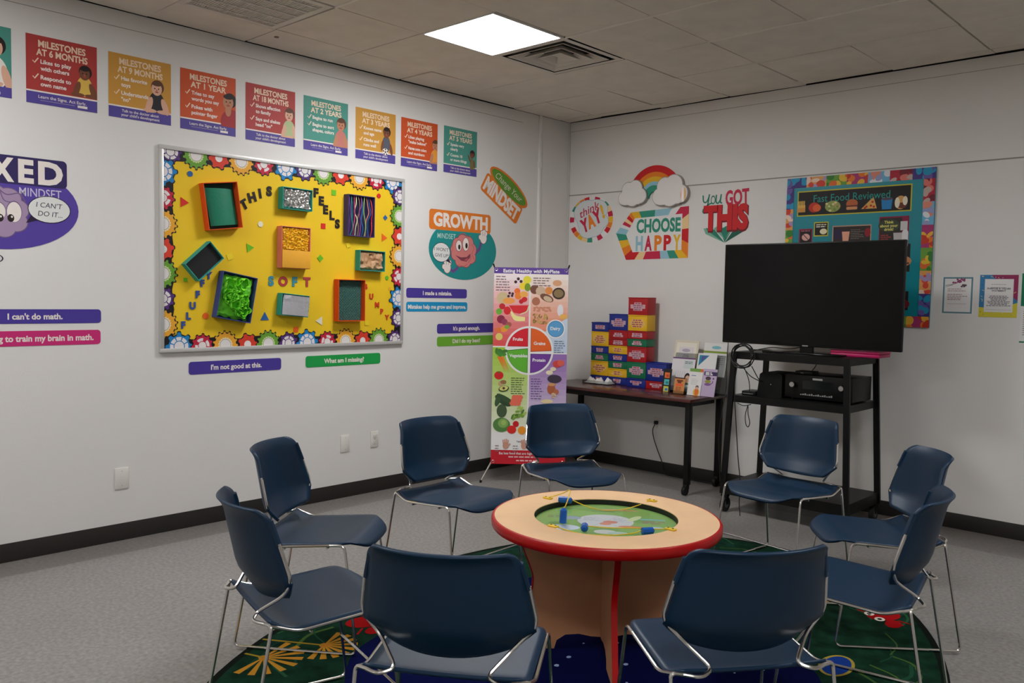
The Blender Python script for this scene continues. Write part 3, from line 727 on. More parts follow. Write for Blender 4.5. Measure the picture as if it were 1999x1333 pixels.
shape('diamond', -2.075, 1.991, fb, 'blue foam diamond right of the purple box of strings', .02)
shape('tri', -2.089, 1.847, fo, 'orange foam triangle above the brown paper box', .026, 0.0)
shape('square', -2.604, 1.893, fr, 'red foam square below the word FEELS', .019)
shape('square', -2.397, 1.775, fy, 'yellow foam square under the purple box of strings', .017, .3)
shape('diamond', -2.625, 1.675, fg, 'green foam diamond right of the pink box with yellow crinkle', .025)
shape('circle', -2.055, 1.558, fg, 'green foam circle below the brown paper box', .016)
shape('square', -2.028, 1.479, ink(236, 170, 40), 'pale orange foam square by the right border of the board', .012)
shape('tri', -2.624, 1.251, fw, 'white foam triangle right of the silver wrap box', .028, PI)
shape('square', -2.813, 1.195, fo, 'orange foam square below the silver wrap box', .018)
shape('square', -2.232, 1.233, fy, 'yellow foam square under the orange bumpy box', .018)

# sensory boxes: shallow cardboard trays with something to touch inside
def hsh(i, j, s=0):
    x = math.sin(i * 127.1 + j * 311.7 + s * 74.7) * 43758.5453; return x - math.floor(x)
def sbox(y, z, w, h, colr, label, rot=0.0, dep=.055):
    t = on_left('sensory_box', label, 'sensory box', y, z, 'sensory boxes on the yellow board', off=0.0128, roll=rot)
    b = MB(); T = .004; W, Hh = w / 2, h / 2
    b.box((-W, -T, -Hh), (W, 0, Hh), colr)
    for lo, hi in (((-W, -dep, -Hh), (W, -T, -Hh + T)), ((-W, -dep, Hh - T), (W, -T, Hh)), ((-W, -dep, -Hh + T), (-W + T, -T, Hh - T)), ((W - T, -dep, -Hh + T), (W, -T, Hh - T))): b.box(lo, hi, colr)
    b.build('tray', t); return t
def rumple(t, w, h, m, y0, amp, nu, nv, name='filling', seed=0, smooth=True, cx=0, cz=0, edge=.012):
    b = MB()
    def fn(u, v):
        i, j = round(u * nu), round(v * nv); e = hsh(i, j, seed); e2 = hsh(i // 2, j // 2, seed + 3)
        jx, jz = (hsh(i, j, seed + 5) - .5) * w / nu * .7, (hsh(i, j, seed + 9) - .5) * h / nv * .7
        if u in (0, 1) or v in (0, 1): return (cx - w / 2 + w * u + jx, -y0 + edge * .5 * e, cz - h / 2 + h * v + jz)
        return (cx - w / 2 + w * u + jx, -y0 - amp * (.6 * e + .4 * e2), cz - h / 2 + h * v + jz)
    b.grid(fn, nu, nv, m, smooth); return b.build(name, t)
ORB = mat('orange_card', (226, 84, 30), 0.6, spec=.2); TLB = mat('teal_card', (52, 158, 146), 0.6, spec=.2); PRB = mat('indigo_card', (74, 66, 124), 0.6, spec=.2)
PKB = mat('salmon_card', (222, 130, 112), 0.6, spec=.2); BLB = mat('blue_card', (62, 76, 140), 0.6, spec=.2)
# 1 orange, curved green sheet
t = sbox(-3.357, 1.961, .224, .282, ORB, 'orange cardboard box holding a curved dark green sheet, top left of the board', math.radians(-8))
b = MB(); GS = mat('green_sheet', (16, 122, 92), 0.45, bump=.15, nscale=60)
b.grid(lambda u, v: (-.09 + .18 * u + .012 * (1 - v), -.012 - .026 * math.sin(PI * (u * .9 + .05)), -.118 + .232 * v - .018 * u * (v > .5)), 18, 8, GS)
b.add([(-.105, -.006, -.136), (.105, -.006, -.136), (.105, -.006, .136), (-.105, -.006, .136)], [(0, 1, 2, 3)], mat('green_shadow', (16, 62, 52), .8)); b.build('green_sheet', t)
# 2 teal, foil
t = sbox(-2.836, 2.049, .223, .140, TLB, 'teal cardboard box filled with crumpled silver foil', math.radians(1))
FOIL = mat('foil', (214, 212, 208), 0.28, metal=.9); rumple(t, .212, .13, FOIL, .028, .03, 34, 20, 'foil', 2, False)
# 3 indigo, strings
t = sbox(-2.324, 1.980, .226, .284, PRB, 'indigo cardboard box strung with coloured cords', math.radians(0.5))
b = MB(); b.add([(-.108, -.006, -.137), (.108, -.006, -.137), (.108, -.006, .137), (-.108, -.006, .137)], [(0, 1, 2, 3)], mat('navy_lining', (36, 32, 72), .8)); b.build('lining', t)
cc = [(120, 60, 150), (40, 150, 140), (200, 70, 120), (226, 220, 170), (150, 110, 90), (150, 70, 160), (40, 110, 180), (150, 190, 110), (206, 120, 110), (40, 90, 160), (220, 60, 60)]
for k, q in enumerate(cc):
    x = -.092 + k * .0185; rs = random.Random(k)
    b = MB(); b.tube(spline([(x + rs.uniform(-.004, .004), -.03 + rs.uniform(-.008, .008), -.137 + .274 * j / 5) if j in (0, 5) else (x + rs.uniform(-.011, .011), -.038 + rs.uniform(-.01, .008), -.137 + .274 * j / 5) for j in range(6)], 5), .0036, ink(*q), 6); b.build('cord', t)
# 4 salmon, yellow crinkle above a flap
t = sbox(-2.846, 1.733, .216, .270, PKB, 'salmon cardboard box with yellow crinkle shreds above a plain flap', math.radians(0.5))
YC = mat('yellow_shred', (246, 190, 36), 0.5); rumple(t, .204, .15, YC, .03, .03, 40, 30, 'crinkle_shreds', 4, False, 0, .055)
b = MB(); b.box((-.106, -.062, -.133), (.106, -.056, -.018), mat('amber_felt', (232, 166, 44), .8, bump=.2, nscale=200), .002); b.build('felt_flap', t)
# 5 teal, tilted, black
t = sbox(-3.473, 1.620, .134, .216, TLB, 'tilted teal cardboard box lined in black', math.radians(-42 + 90), dep=.05)
b = MB(); b.box((-.063, -.03, -.104), (.063, -.006, .104), mat('black_foam', (24, 22, 24), .85, bump=.2, nscale=150)); b.build('black_lining', t)
# 6 blue, green mesh puff
t = sbox(-3.264, 1.405, .236, .288, BLB, 'blue cardboard box stuffed with lime green mesh ruffles', math.radians(10))
LM = mat('lime_mesh', (140, 236, 56), 0.55, bump=.3, nscale=120); LM2 = mat('lime_mesh_deep', (104, 206, 40), 0.55)
rumple(t, .205, .262, LM2, .022, .02, 12, 16, 'ruffle_bed', 6)
for k in range(22):
    rs = random.Random(60 + k); cx, cz = rs.uniform(-.07, .07), rs.uniform(-.105, .11); R0 = rs.uniform(.022, .042); ph = rs.uniform(0, 6)
    b = MB()
    def fn(u, v, R0=R0, ph=ph, cx=cx, cz=cz, tl=rs.uniform(-.5, .5)):
        an = 2 * PI * u * rs_turn; rr = R0 * (.75 + .25 * u) + .007 * math.sin(an * 4 + ph) * v
        return (cx + rr * math.cos(an + ph), -.034 - .034 * v - .006 * math.sin(an * 5 + ph), cz + rr * math.sin(an + ph) + tl * .02 * v)
    rs_turn = rs.uniform(.7, 1.2)
    b.grid(fn, 40, 4, LM if k % 3 else LM2); b.build('mesh_ruffle', t, solid=.0012)
# 7 teal, silver wrap
t = sbox(-2.851, 1.357, .208, .143, TLB, 'teal cardboard box covered with silver bubble wrap', math.radians(5))
SV = mat('silver_wrap', (206, 206, 210), 0.3, metal=.5, bump=.3, nscale=160)
b = MB(); b.grid(lambda u, v: (-.094 + .198 * u, -.054 - .008 * math.sin(PI * u) - .002 * hsh(round(u * 24), round(v * 16), 1) * (2.5 if v > .7 else 1), -.066 + .128 * v), 24, 16, SV); b.build('silver_wrap', t)
# 8 teal, brown paper
t = sbox(-2.226, 1.673, .222, .143, TLB, 'teal cardboard box filled with crumpled brown paper', math.radians(1))
rumple(t, .205, .13, mat('kraft_paper', (186, 144, 104), 0.55), .026, .034, 14, 9, 'brown_paper', 8)
# 9 orange, bumpy green
t = sbox(-2.400, 1.393, .225, .288, ORB, 'orange cardboard box with a bumpy dark green panel', math.radians(0))
b = MB(); BG = mat('bumpy_green', (44, 88, 80), 0.7)
b.grid(lambda u, v: (-.106 + .212 * u, -.014 - .004 * max(0, math.sin(u * 40 * PI / 2) * math.sin(v * 56 * PI / 2)), -.138 + .276 * v), 80, 112, BG); b.build('bumpy_panel', t)
# ------------------------------------------------------------------ back wall decals and notices
TEAL = ink(52, 146, 122); RDD = ink(206, 34, 40); CRM = ink(200, 40, 74); ORG = ink(236, 132, 38); YLW = ink(236, 184, 44); LBL = ink(150, 196, 210); PEACH = ink(240, 206, 150); WHD = ink(230, 228, 226)
# think YAY!
t = on_back('think_yay_decal', 'round wall decal of coloured dashes reading think YAY in the corner', 'wall decal', 0.263, 2.135)
lobes = [(0, 0, .155, .15), (-.04, .05, .15, .11), (.05, .07, .13, .09), (.03, -.05, .12, .11), (.11, -.03, .08, .06), (-.03, -.1, .1, .07)]
b = MB()
b.prism(ellipse_pts(0, -.01, .244, .205), lambda u, v: (u, 0, v), lambda u, v: (u, -.0006, v), WHD); b.build('backing', t)
a = Art(0.0007)
seq = [CRM, PEACH, TEAL, WHD, CRM, WHD, RDD, ORG, YLW, TEAL, WHD, CRM, WHD, RDD, ORG, YLW, PEACH, TEAL, WHD, CRM, WHD, RDD, ORG, YLW]
for k in range(24):
    a0 = 2 * PI * k / 24 + .1
    a.ring(0, -.01, .158, .2, seq[k], a0, a0 + 2 * PI / 24 * .96, 3, sx=1.2)
a.build('dash_ring', t)
a = Art(0.0012)
for x, z, rx, rz in lobes: a.ell(x, z, rx + .004, rz + .004, ink(150, 176, 188))
a.up()
for x, z, rx, rz in lobes: a.ell(x, z, rx, rz, ink(216, 220, 220))
a.build('cloud_panel', t)
a = Art(0.0018)
a.text('think', -.02, .08, .07, CRM, bold=.006, shear=.25, rot=.36, w=.23)
for ch, x, z, m in (('Y', -.062, -.052, CRM), ('A', .0, -.022, ORG), ('Y', .062, .012, CRM), ('!', .112, .05, YLW)): a.text(ch, x * 1.1, z * 1.1, .108, m, bold=.06, rot=.36, w=.086 if ch != '!' else .028)
a.build('lettering', t)

# rainbow with clouds
t = on_back('rainbow_wall_sign', 'rainbow wall decoration with two white clouds above the Choose Happy decal', 'wall decoration', 0.922, 2.27)
MIR = mat('acrylic_mirror', (220, 220, 220), 0.04, metal=1.0)
bands = [(.268, .214, RDD, .006), (.214, .176, ORG, .009), (.176, .136, YLW, .012), (.136, .104, LBL, .015), (.104, .050, TEAL, .018)]
for r1, r0, m, d in bands:
    b = MB(); n = 36
    for k in range(n):
        p, q = PI * k / n, PI * (k + 1) / n
        o = [(r0 * math.cos(p), r0 * math.sin(p)), (r1 * math.cos(p), r1 * math.sin(p)), (r1 * math.cos(q), r1 * math.sin(q)), (r0 * math.cos(q), r0 * math.sin(q))]
        b.prism(o, lambda u, v: (u, 0, v), lambda u, v: (u, -d, v), m)
    b.build('rainbow_band', t)
def cloud(cx, cz, s, dep, m, grow=0.0):
    L = [(-.085, -.02, .055), (-.045, .045, .06), (.025, .05, .068), (.075, -.01, .06), (0, -.02, .07)]
    b = MB()
    for k, (x, z, r) in enumerate(L):
        b.prism(ellipse_pts(cx + x * s, cz + z * s, (r * s + grow), (r * s + grow), 26), lambda u, v: (u, 0, v), lambda u, v: (u, -dep - .0003 * k, v), m)
    b.prism([(cx - .085 * s, cz - .078 * s - grow), (cx + .075 * s, cz - .075 * s - grow), (cx + .075 * s, cz), (cx - .085 * s, cz)], lambda u, v: (u, 0, v), lambda u, v: (u, -dep - .0018, v), m)
    return b
SHC = mat('cloud_edge', (168, 160, 154), .3, metal=.6)
cloud(-.2, .035, 1.02, .030, SHC, .006).build('cloud_edge', t); cloud(.17, .03, 1.2, .030, SHC, .006).build('cloud_edge', t)
cloud(-.2, .035, 1.02, .034, mat('cloud_white', (232, 228, 224), .5)).build('cloud', t); cloud(.17, .03, 1.2, .034, mat('cloud_white', (232, 228, 224), .5)).build('cloud', t)
b = MB(); b.prism(ellipse_pts(.282, .008, .024, .058, 24), lambda u, v: (u, -.02, v), lambda u, v: (u + .012, -.036, v), MIR); b.build('mirror_edge', t)

# choose happy
t = on_back('choose_happy_decal', 'wall decal with striped coloured border reading Choose Happy', 'wall decal', 0.93, 1.975)
outer = [(-.391, .02), (-.24, .19), (.322, .212), (.325, -.2), (-.28, -.208)]
card(outer, WHD, 'backing', t, .0006)
inner = [(-.285, .005), (-.20, .138), (.262, .155), (.262, -.135), (-.215, -.145)]
a = Art(0.0007)
def along(P, f):
    n = len(P); x = f * n; i = int(x) % n; g = x - int(x); p, q = P[i], P[(i + 1) % n]; return (p[0] + (q[0] - p[0]) * g, p[1] + (q[1] - p[1]) * g)
cols = [LBL, LBL, WHD, CRM, PEACH, RDD, ORG, YLW, TEAL, TEAL, LBL, LBL, WHD, CRM, CRM, PEACH, PEACH, RDD, RDD, ORG, ORG, YLW, TEAL, LBL, CRM, CRM, PEACH, RDD, RDD, ORG, ORG, YLW, YLW, TEAL, TEAL]
N = len(cols)
for k, m in enumerate(cols):
    f, g = k / N, (k + 1) / N; p = [along(outer, f + 1e-6), along(outer, g - 1e-6), along(inner, g - 1e-6), along(inner, f + 1e-6)]; a.poly(p, m)
a.build('striped_border', t)
a = Art(0.0012); a.text('CHOOSE', .035, .072, .105, TEAL, bold=.04, w=.43)
for ch, x, m in (('H', -.148, LBL), ('A', -.058, CRM), ('P', .038, ORG), ('P', .128, RDD), ('Y', .218, YLW)): a.text(ch, x, -.072, .115, m, bold=.045, w=.072)
a.build('lettering', t)

# you got this
t = on_back('you_got_this_decal', 'wall decal in red and green lettering reading You Got This', 'wall decal', 1.578, 2.09)
a = Art(0.0003)
gl = ink(40, 128, 106); gd = ink(28, 96, 78); gp = ink(120, 176, 152)
a.poly([(0, -.204), (-.17, -.13), (-.19, -.085), (-.12, -.095)], gp); a.poly([(0, -.204), (.16, -.12), (.18, -.075), (.09, -.085)], gd); a.up()
a.poly([(0, -.204), (-.15, -.11), (-.17, -.082), (-.09, -.1)], gl); a.poly([(0, -.2), (-.07, -.06), (-.02, -.09), (.04, -.06), (.1, -.04)], gl); a.poly([(-.1, -.09), (-.065, -.07), (0, -.18)], gp); a.poly([(.1, -.065), (.075, -.06), (.005, -.17)], gp)
a.build('leaf_arrow', t)
a = Art(0.0008); a.curve([(-.202, .172), (-.196, .125), (-.172, .118), (-.152, .15), (-.146, .178)], .011, gl); a.curve([(-.146, .178), (-.158, .10), (-.178, .045), (-.198, .04), (-.192, .068), (-.150, .098), (-.125, .108)], .011, gl)
a.ring(-.112, .132, .024, .034, gl, sx=.6); a.curve([(-.084, .17), (-.086, .118), (-.068, .104), (-.05, .13), (-.042, .172)], .011, gl); a.curve([(-.042, .172), (-.048, .115), (-.034, .102)], .011, gl)
a.text('GOT', .095, .142, .11, CRM, bold=.035, w=.2, rot=.04); a.build('small_lettering', t)
a = Art(0.0010); a.text('THIS', .004, -.014, .178, ink(120, 22, 34), bold=.075, w=.395); a.up(); a.text('THIS', 0, -.006, .172, RDD, bold=.06, w=.385); a.build('big_lettering', t)

# fast food bulletin
t = on_back('fast_food_board', 'teal nutrition bulletin with food picture border titled Fast Food Reviewed', 'bulletin board', 2.588, 1.812)
FW, FH = .508, .522
sheet('backing', -FW, -FH, FW, FH, ink(22, 138, 150, .35), t, t=.012)
a = Art(0.0122)
pal = {'pur': [ink(74, 58, 128), ink(40, 150, 190), ink(110, 90, 160)], 'org': [ink(226, 160, 90), ink(214, 70, 50), ink(240, 210, 190), ink(170, 150, 190)], 'grn': [ink(110, 160, 60), ink(226, 110, 50), ink(60, 130, 50), ink(230, 190, 60)], 'mag': [ink(170, 56, 110), ink(230, 120, 40), ink(236, 180, 60), ink(200, 60, 40)], 'blu': [ink(110, 180, 214), ink(226, 226, 230), ink(220, 140, 120), ink(150, 160, 200)], 'red': [ink(176, 40, 60), ink(120, 40, 50), ink(220, 120, 110), ink(190, 170, 160)]}
def foodtile(x0, z0, x1, z1, key, seed):
    c = pal[key]; a.rect(x0, z0, x1, z1, c[0]); rr = random.Random(seed); a.clip = (x0, x1, z0, z1)
    for k in range(9):
        a.ell(rr.uniform(x0, x1), rr.uniform(z0, z1), rr.uniform(.014, .035), rr.uniform(.012, .03), c[1 + k % (len(c) - 1)], rr.uniform(0, 3), 14)
    a.clip = None
keys = ['pur', 'org', 'grn', 'mag', 'blu', 'red']
bw = .072
for k in range(7): foodtile(-FW + k * 2 * FW / 7, FH - bw, -FW + (k + 1) * 2 * FW / 7, FH, keys[k % 6] if k else 'pur', k)
for k in range(7): foodtile(-FW + k * 2 * FW / 7, -FH, -FW + (k + 1) * 2 * FW / 7, -FH + bw, keys[(k + 3) % 6], 20 + k)
for k in range(6):
    h_ = (2 * FH - 2 * bw) / 6; foodtile(-FW, FH - bw - (k + 1) * h_, -FW + bw * .75, FH - bw - k * h_, ['pur', 'org', 'grn', 'red', 'mag', 'blu'][k], 40 + k)
    foodtile(FW - bw, FH - bw - (k + 1) * h_, FW, FH - bw - k * h_, ['red', 'blu', 'mag', 'grn', 'org', 'pur'][k], 60 + k)
a.build('food_border', t)
a = Art(0.0125); yb = ink(196, 186, 50); bk = ink(34, 30, 30)
a.rect(-.425, .245, .365, .425, yb).up(); a.rect(-.417, .253, .357, .417, bk).up()
def food(kind, x, z):
    if kind == 'fries': a.rect(x - .03, z - .03, x + .03, z + .02, ink(214, 150, 70)); a.up(); [a.rect(x - .026 + .011 * k, z, x - .019 + .011 * k, z + .05, ink(232, 190, 90)) for k in range(5)]
    elif kind == 'apple': a.ell(x, z, .04, .035, ink(196, 56, 40)); a.up(); a.ell(x + .02, z - .005, .03, .026, ink(226, 100, 50))
    elif kind == 'salad': 
        a.ell(x, z, .055, .04, ink(150, 160, 90)); a.up(); rr = random.Random(3)
        for k in range(16): a.ell(x + rr.uniform(-.045, .045), z + rr.uniform(-.03, .03), .01, .008, (ink(216, 210, 150), ink(120, 150, 60), ink(200, 150, 110))[k % 3], n=10)
    elif kind == 'burger': a.ell(x, z + .012, .04, .03, ink(190, 100, 56)); a.rect(x - .04, z - .012, x + .04, z, ink(110, 50, 40)); a.up(); a.rrect(x - .038, z - .03, x + .038, z - .01, .008, ink(214, 150, 100))
    elif kind == 'pizza': 
        a.poly([(x - .055, z - .03), (x + .05, z - .03), (x + .025, z + .05)], ink(222, 170, 90)); a.up()
        for p, q in ((-.02, -.015), (.01, -.01), (.02, .015), (-.03, -.024), (.03, -.018)): a.ell(x + p, z + q, .009, .008, ink(190, 60, 40), n=10)
    elif kind == 'cup': a.poly([(x - .03, z - .04), (x + .03, z - .04), (x + .037, z + .03), (x - .037, z + .03)], ink(40, 130, 190)); a.up(); a.ell(x, z + .03, .038, .01, ink(90, 70, 90))
    elif kind == 'wrap': a.ell(x, z, .036, .045, ink(214, 160, 90)); a.ell(x + .01, z - .02, .03, .02, ink(110, 60, 40)); a.up(); a.ell(x + .028, z + .01, .016, .03, ink(236, 226, 200)); a.ell(x - .022, z, .016, .035, ink(236, 226, 200))
for k, (kind, x) in enumerate((('fries', -.395), ('apple', -.30), ('salad', -.165), ('burger', -.03), ('pizza', .09), ('cup', .205), ('wrap', .295))): food(kind, x, .305)
a.text('Fast Food Reviewed', -.04, .367, .052, ink(40, 150, 140), bold=.0, w=.53, rot=-.0); a.build('title_panel', t)
a = Art(0.0125)
a.rect(-.405, .05, -.305, .155, ink(150, 40, 70)).up(); a.rect(-.397, .058, -.313, .147, bk).up(); a.ell(-.353, .095, .03, .025, ink(226, 170, 160)).up(); a.stroke([(-.378, .12), (-.328, .07)], .005, bk); a.lines(-.39, .14, -.32, 1, .01, .006, ink(190, 100, 110)); a.build('info_card', t)
a = Art(0.0125); a.rect(-.295, .098, -.19, .2, yb).up(); a.rect(-.288, .106, -.197, .192, bk).up(); a.ell(-.225, .132, .026, .02, ink(236, 226, 190)); a.lines(-.28, .18, -.205, 2, .014, .007, ink(226, 220, 200), 2); a.build('info_card', t)
a = Art(0.0125); a.rect(-.16, .05, .11, .168, ink(190, 150, 130)).up(); a.rect(-.153, .058, .103, .16, ink(54, 44, 40)).up(); a.rect(-.148, .075, -.09, .14, ink(50, 34, 70)); a.poly([(-.085, .06), (-.045, .06), (-.038, .125), (-.092, .125)], ink(236, 170, 140)); a.lines(-.03, .135, .065, 6, .012, .004, ink(130, 120, 110), 4); a.ell(.085, .115, .02, .03, ink(150, 30, 40)); a.build('info_card', t)
a = Art(0.0125); a.rect(.16, .0, .355, .215, ink(140, 30, 66)).up(); a.rect(.166, .006, .31, .205, ink(54, 46, 42)).up(); a.ell(.225, .155, .07, .042, ink(60, 70, 50)).up()
for k, s_ in enumerate(('Think', 'about your', 'drink!')): a.text(s_, .225, .178 - .024 * k, .018, ink(226, 216, 120), bold=.03, maxw=.12)
a.lines(.175, .09, .25, 6, .013, .006, ink(170, 60, 60), 8); a.poly([(.262, .03), (.31, .03), (.318, .105), (.256, .105)], ink(196, 190, 190)); a.poly([(.3, .12), (.345, .12), (.345, .18), (.3, .18)], ink(206, 204, 206)); a.up(); a.rect(.312, .015, .352, .1, ink(226, 224, 226)); a.ell(.332, .1, .02, .025, ink(226, 224, 226)); a.build('drink_card', t)
for z0, k in ((-.155, 0), (-.41, 1)):
    a = Art(0.0125); a.rect(.2, z0, .37, z0 + .185 - .06 * k, bk).up(); a.ell(.32, z0 + .07 - .03 * k, .06, .036, ink(206, 140, 90) if k == 0 else ink(120, 34, 44)).up()
    if k == 0: a.rect(.25, z0 + .05, .385 - .02, z0 + .062, ink(110, 60, 40)); a.lines(.3, z0 + .15, .35, 2, .018, .008, ink(220, 220, 210), 5)
    a.build('info_card', t)

# notices to the right
t = on_back('paper_notice', 'white paper notice with grey-blue frame and plum blossom branch', 'notice', 3.255, 1.505, 'paper notices on the back wall')
sheet('sheet', -.096, -.123, .096, .123, WHD, t)
a = Art(0.0009); gb = ink(96, 138, 148)
a.rect(-.088, .106, .088, .116, gb).rect(-.088, -.116, .088, -.106, gb).rect(-.088, -.106, -.078, .106, gb).rect(.078, -.106, .088, .106, gb); a.build('frame_print', t)
a = Art(0.0012); br_ = ink(90, 70, 80); pl = ink(150, 70, 110)
a.curve([(-.075, .062), (-.03, .07), (.02, .09)], .003, br_); a.curve([(-.075, .052), (-.03, .066)], .002, br_)
rr = random.Random(2)
for k in range(15): a.ell(rr.uniform(-.03, .04), rr.uniform(.08, .104), .007, .006, pl, n=10)
for k in range(5): a.ell(rr.uniform(.01, .05), rr.uniform(.055, .066), .007, .006, br_, n=10)
a.lines(-.06, .04, .065, 2, .012, .004, ink(170, 130, 120), 1); a.lines(-.06, .005, .065, 4, .011, .004, ink(150, 110, 110), 3); a.lines(-.06, -.055, .065, 1, .011, .003, ink(190, 170, 160), 6); a.build('lettering', t)
t = on_back('paper_notice', 'white paper notice with a blue, crimson and yellow confetti border', 'notice', 3.489, 1.503, 'paper notices on the back wall')
sheet('sheet', -.107, -.132, .107, .132, ink(58, 128, 176), t)
a = Art(0.0009); a.poly([(-.04, .132), (.107, .132), (.107, -.03), (.03, .04)], ink(150, 46, 90)); a.poly([(-.107, -.07), (0, -.08), (.107, -.04), (.107, -.132), (-.107, -.132)], ink(214, 202, 60)); a.up()
rr = random.Random(9)
for k in range(70):
    x, z = rr.uniform(-.1, .1), rr.uniform(-.125, .125)
    if abs(x) > .078 or abs(z) > .1: a.stroke([(x, z), (x + rr.uniform(-.012, .012), z + rr.uniform(-.008, .008))], .003, (ink(40, 60, 110), ink(226, 190, 190), ink(226, 214, 120))[k % 3])
a.up(); a.rect(-.078, -.1, .082, .106, WHD); a.build('confetti_border', t)
a = Art(0.0018); dk = ink(70, 66, 80)
a.text('PURPOSE & VALUES', .002, .047, .010, dk, bold=.03, w=.13); a.text('STATEMENT', .002, .033, .009, dk, bold=.03, w=.08)
a.lines(-.06, .072, .06, 2, .018, .003, ink(150, 140, 150), 3, 'c'); a.lines(-.065, .0, .07, 8, .0085, .0045, ink(110, 104, 116), 7, 'c'); a.stroke([(-.07, -.085), (.075, -.085)], .0015, ink(150, 140, 150)); a.build('lettering', t)
t = on_back('paper_notice', 'green-topped paper notice cut off by the right edge of the photo', 'notice', 3.72, 1.432, 'paper notices on the back wall')
sheet('sheet', -.105, -.212, .105, .212, WHD, t)
a = Art(0.0009); a.rect(-.105, .012, .105, .212, ink(20, 120, 84)); a.rect(-.105, -.212, .105, -.203, ink(20, 120, 84)); a.lines(-.09, -.02, .09, 12, .013, .005, ink(150, 150, 150), 4); a.build('print', t)
# ------------------------------------------------------------------ pull-up banner in the corner
BTL, BTR, BBL, BBR = Vector((.276, -1.223, 1.658)), Vector((.694, -.828, 1.669)), Vector((.337, -1.28, .142)), Vector((.759, -.882, .145))
bang = math.atan2(BTR.y - BTL.y, BTR.x - BTL.x)
bc = (BBL + BBR) / 2
tilt = math.atan2(((BTL + BTR) / 2 - bc).dot(Vector((-math.sin(bang), math.cos(bang), 0))), 1.52)
t = thing('banner_stand', 'tall pull-up nutrition banner titled Eating Healthy with MyPlate in the corner', 'banner', (bc.x, bc.y, 0), bang)
BWD, BHT, BZ0 = .576, 1.522, .143
def bt(u, v, d=0.0): return (u, v * math.tan(tilt) - d, BZ0 + v)
b = MB(); SHEETM = ink(232, 226, 222)
b.grid(lambda u, v: (-BWD / 2 + BWD * u, (v * BHT) * math.tan(tilt) + .001, BZ0 + v * BHT), 2, 8, SHEETM); b.add([bt(-BWD / 2, 0), bt(BWD / 2, 0), bt(BWD / 2, BHT), bt(-BWD / 2, BHT)], [(0, 1, 2, 3)], SHEETM)
b.build('banner_sheet', t)
class BArt(Art):
    def P(s, u, v): return bt(u, v, s.base + s.z * s.H)
KX, KZ = BWD / 145.5, BHT / 382.0
def bx(p): return -BWD / 2 + p * KX
def bz(p): return BHT - p * KZ
def mixc(c0, c1, f): return ink(*[int(c0[i] + (c1[i] - c0[i]) * f) for i in range(3)])
a = BArt(.0004)
def grad(x0, x1, v0, v1, c0, c1, n=10):
    a.step(); a.hold += 1
    for k in range(n): a.rect(bx(x0), bz(v0 + (v1 - v0) * (k + 1) / n), bx(x1), bz(v0 + (v1 - v0) * k / n), mixc(c0, c1, k / (n - 1)))
    a.hold -= 1
grad(0, 70, 12, 154, (236, 222, 222), (222, 84, 84), 12); grad(70, 145.5, 12, 140, (236, 226, 218), (230, 130, 96), 12)
grad(0, 70, 154, 330, (158, 196, 62), (232, 232, 222), 14); grad(70, 145.5, 166, 330, (150, 110, 176), (232, 226, 232), 14)
a.up(); a.poly([(bx(100), bz(125)), (bx(145.5), bz(96)), (bx(145.5), bz(166)), (bx(108), bz(166))], ink(196, 210, 226)); a.rect(bx(0), bz(332), bx(145.5), bz(322), ink(236, 232, 230)); a.rect(bx(0), bz(356), bx(145.5), bz(330), ink(236, 234, 232))
a.up(); a.rect(bx(69.5), bz(330), bx(72.5), bz(12), WHD); a.rect(bx(0), bz(155.5), bx(25), bz(153), WHD); a.rect(bx(118), bz(167), bx(145.5), bz(164.5), WHD)
a.rect(bx(0), bz(12), bx(145.5), bz(0), ink(92, 62, 146)); a.rect(bx(0), bz(382), bx(145.5), bz(355), ink(196, 28, 44)); a.build('printed_background', t)
a = BArt(.0012); PX, PZ, PR = 71.5, 161.0, 47.5
a.ring(bx(PX), bz(PZ), PR * KZ * 0.96, PR * KZ, WHD, n=48, sx=KX / KZ); a.ell(bx(PX), bz(PZ), PR * KX * .965, PR * KZ * .965, WHD, n=48).up()
def quad(a0, a1, cut, c, m, m2):
    pts = [(bx(c[0]), bz(c[1]))]
    for k in range(15):
        an = a0 + (a1 - a0) * k / 14; px_, pz_ = PX + PR * .92 * math.cos(an), PZ - PR * .92 * math.sin(an)
        px_ = min(px_, c[0]) if c[2] < 0 else max(px_, c[0]); pz_ = min(pz_, c[1]) if c[3] < 0 else max(pz_, c[1]); pts.append((bx(px_), bz(pz_)))
    a.poly(pts, m); mx, mz = sum(p[0] for p in pts) / len(pts), sum(p[1] for p in pts) / len(pts); a.poly([(mx + (p[0] - mx) * .95, mz + (p[1] - mz) * .95) for p in pts], m2)
quad(PI / 2, PI, 0, (69, 153.5, -1, -1), ink(160, 24, 40), ink(214, 34, 48)); quad(0, PI / 2, 0, (74, 163.5, 1, -1), ink(170, 70, 34), ink(226, 98, 36))
quad(PI, 1.5 * PI, 0, (69, 156.5, -1, 1), ink(50, 120, 40), ink(96, 176, 50)); quad(1.5 * PI, 2 * PI, 0, (74, 167, 1, 1), ink(70, 40, 120), ink(112, 62, 150))
a.up(2); a.ell(bx(122.5), bz(118), 18.3 * KX, 18.3 * KZ, WHD).up(); a.ell(bx(122.5), bz(118), 16 * KX, 16 * KZ, ink(70, 130, 180)).up(); a.ell(bx(122.5), bz(118), 14.6 * KX, 14.6 * KZ, ink(90, 158, 206))
a.build('plate_emblem', t)
a = BArt(.0020)
a.text('Eating Healthy with MyPlate', bx(73), bz(6.5), .026, WHD, bold=.025, w=.435)
for s_, x, z in (('Fruits', 49, 139), ('Grains', 91.5, 146.5), ('Vegetables', 50.5, 171), ('Protein', 91, 179), ('Dairy', 122, 117)): a.text(s_, bx(x), bz(z), .024, WHD, bold=.028, maxw=.14)
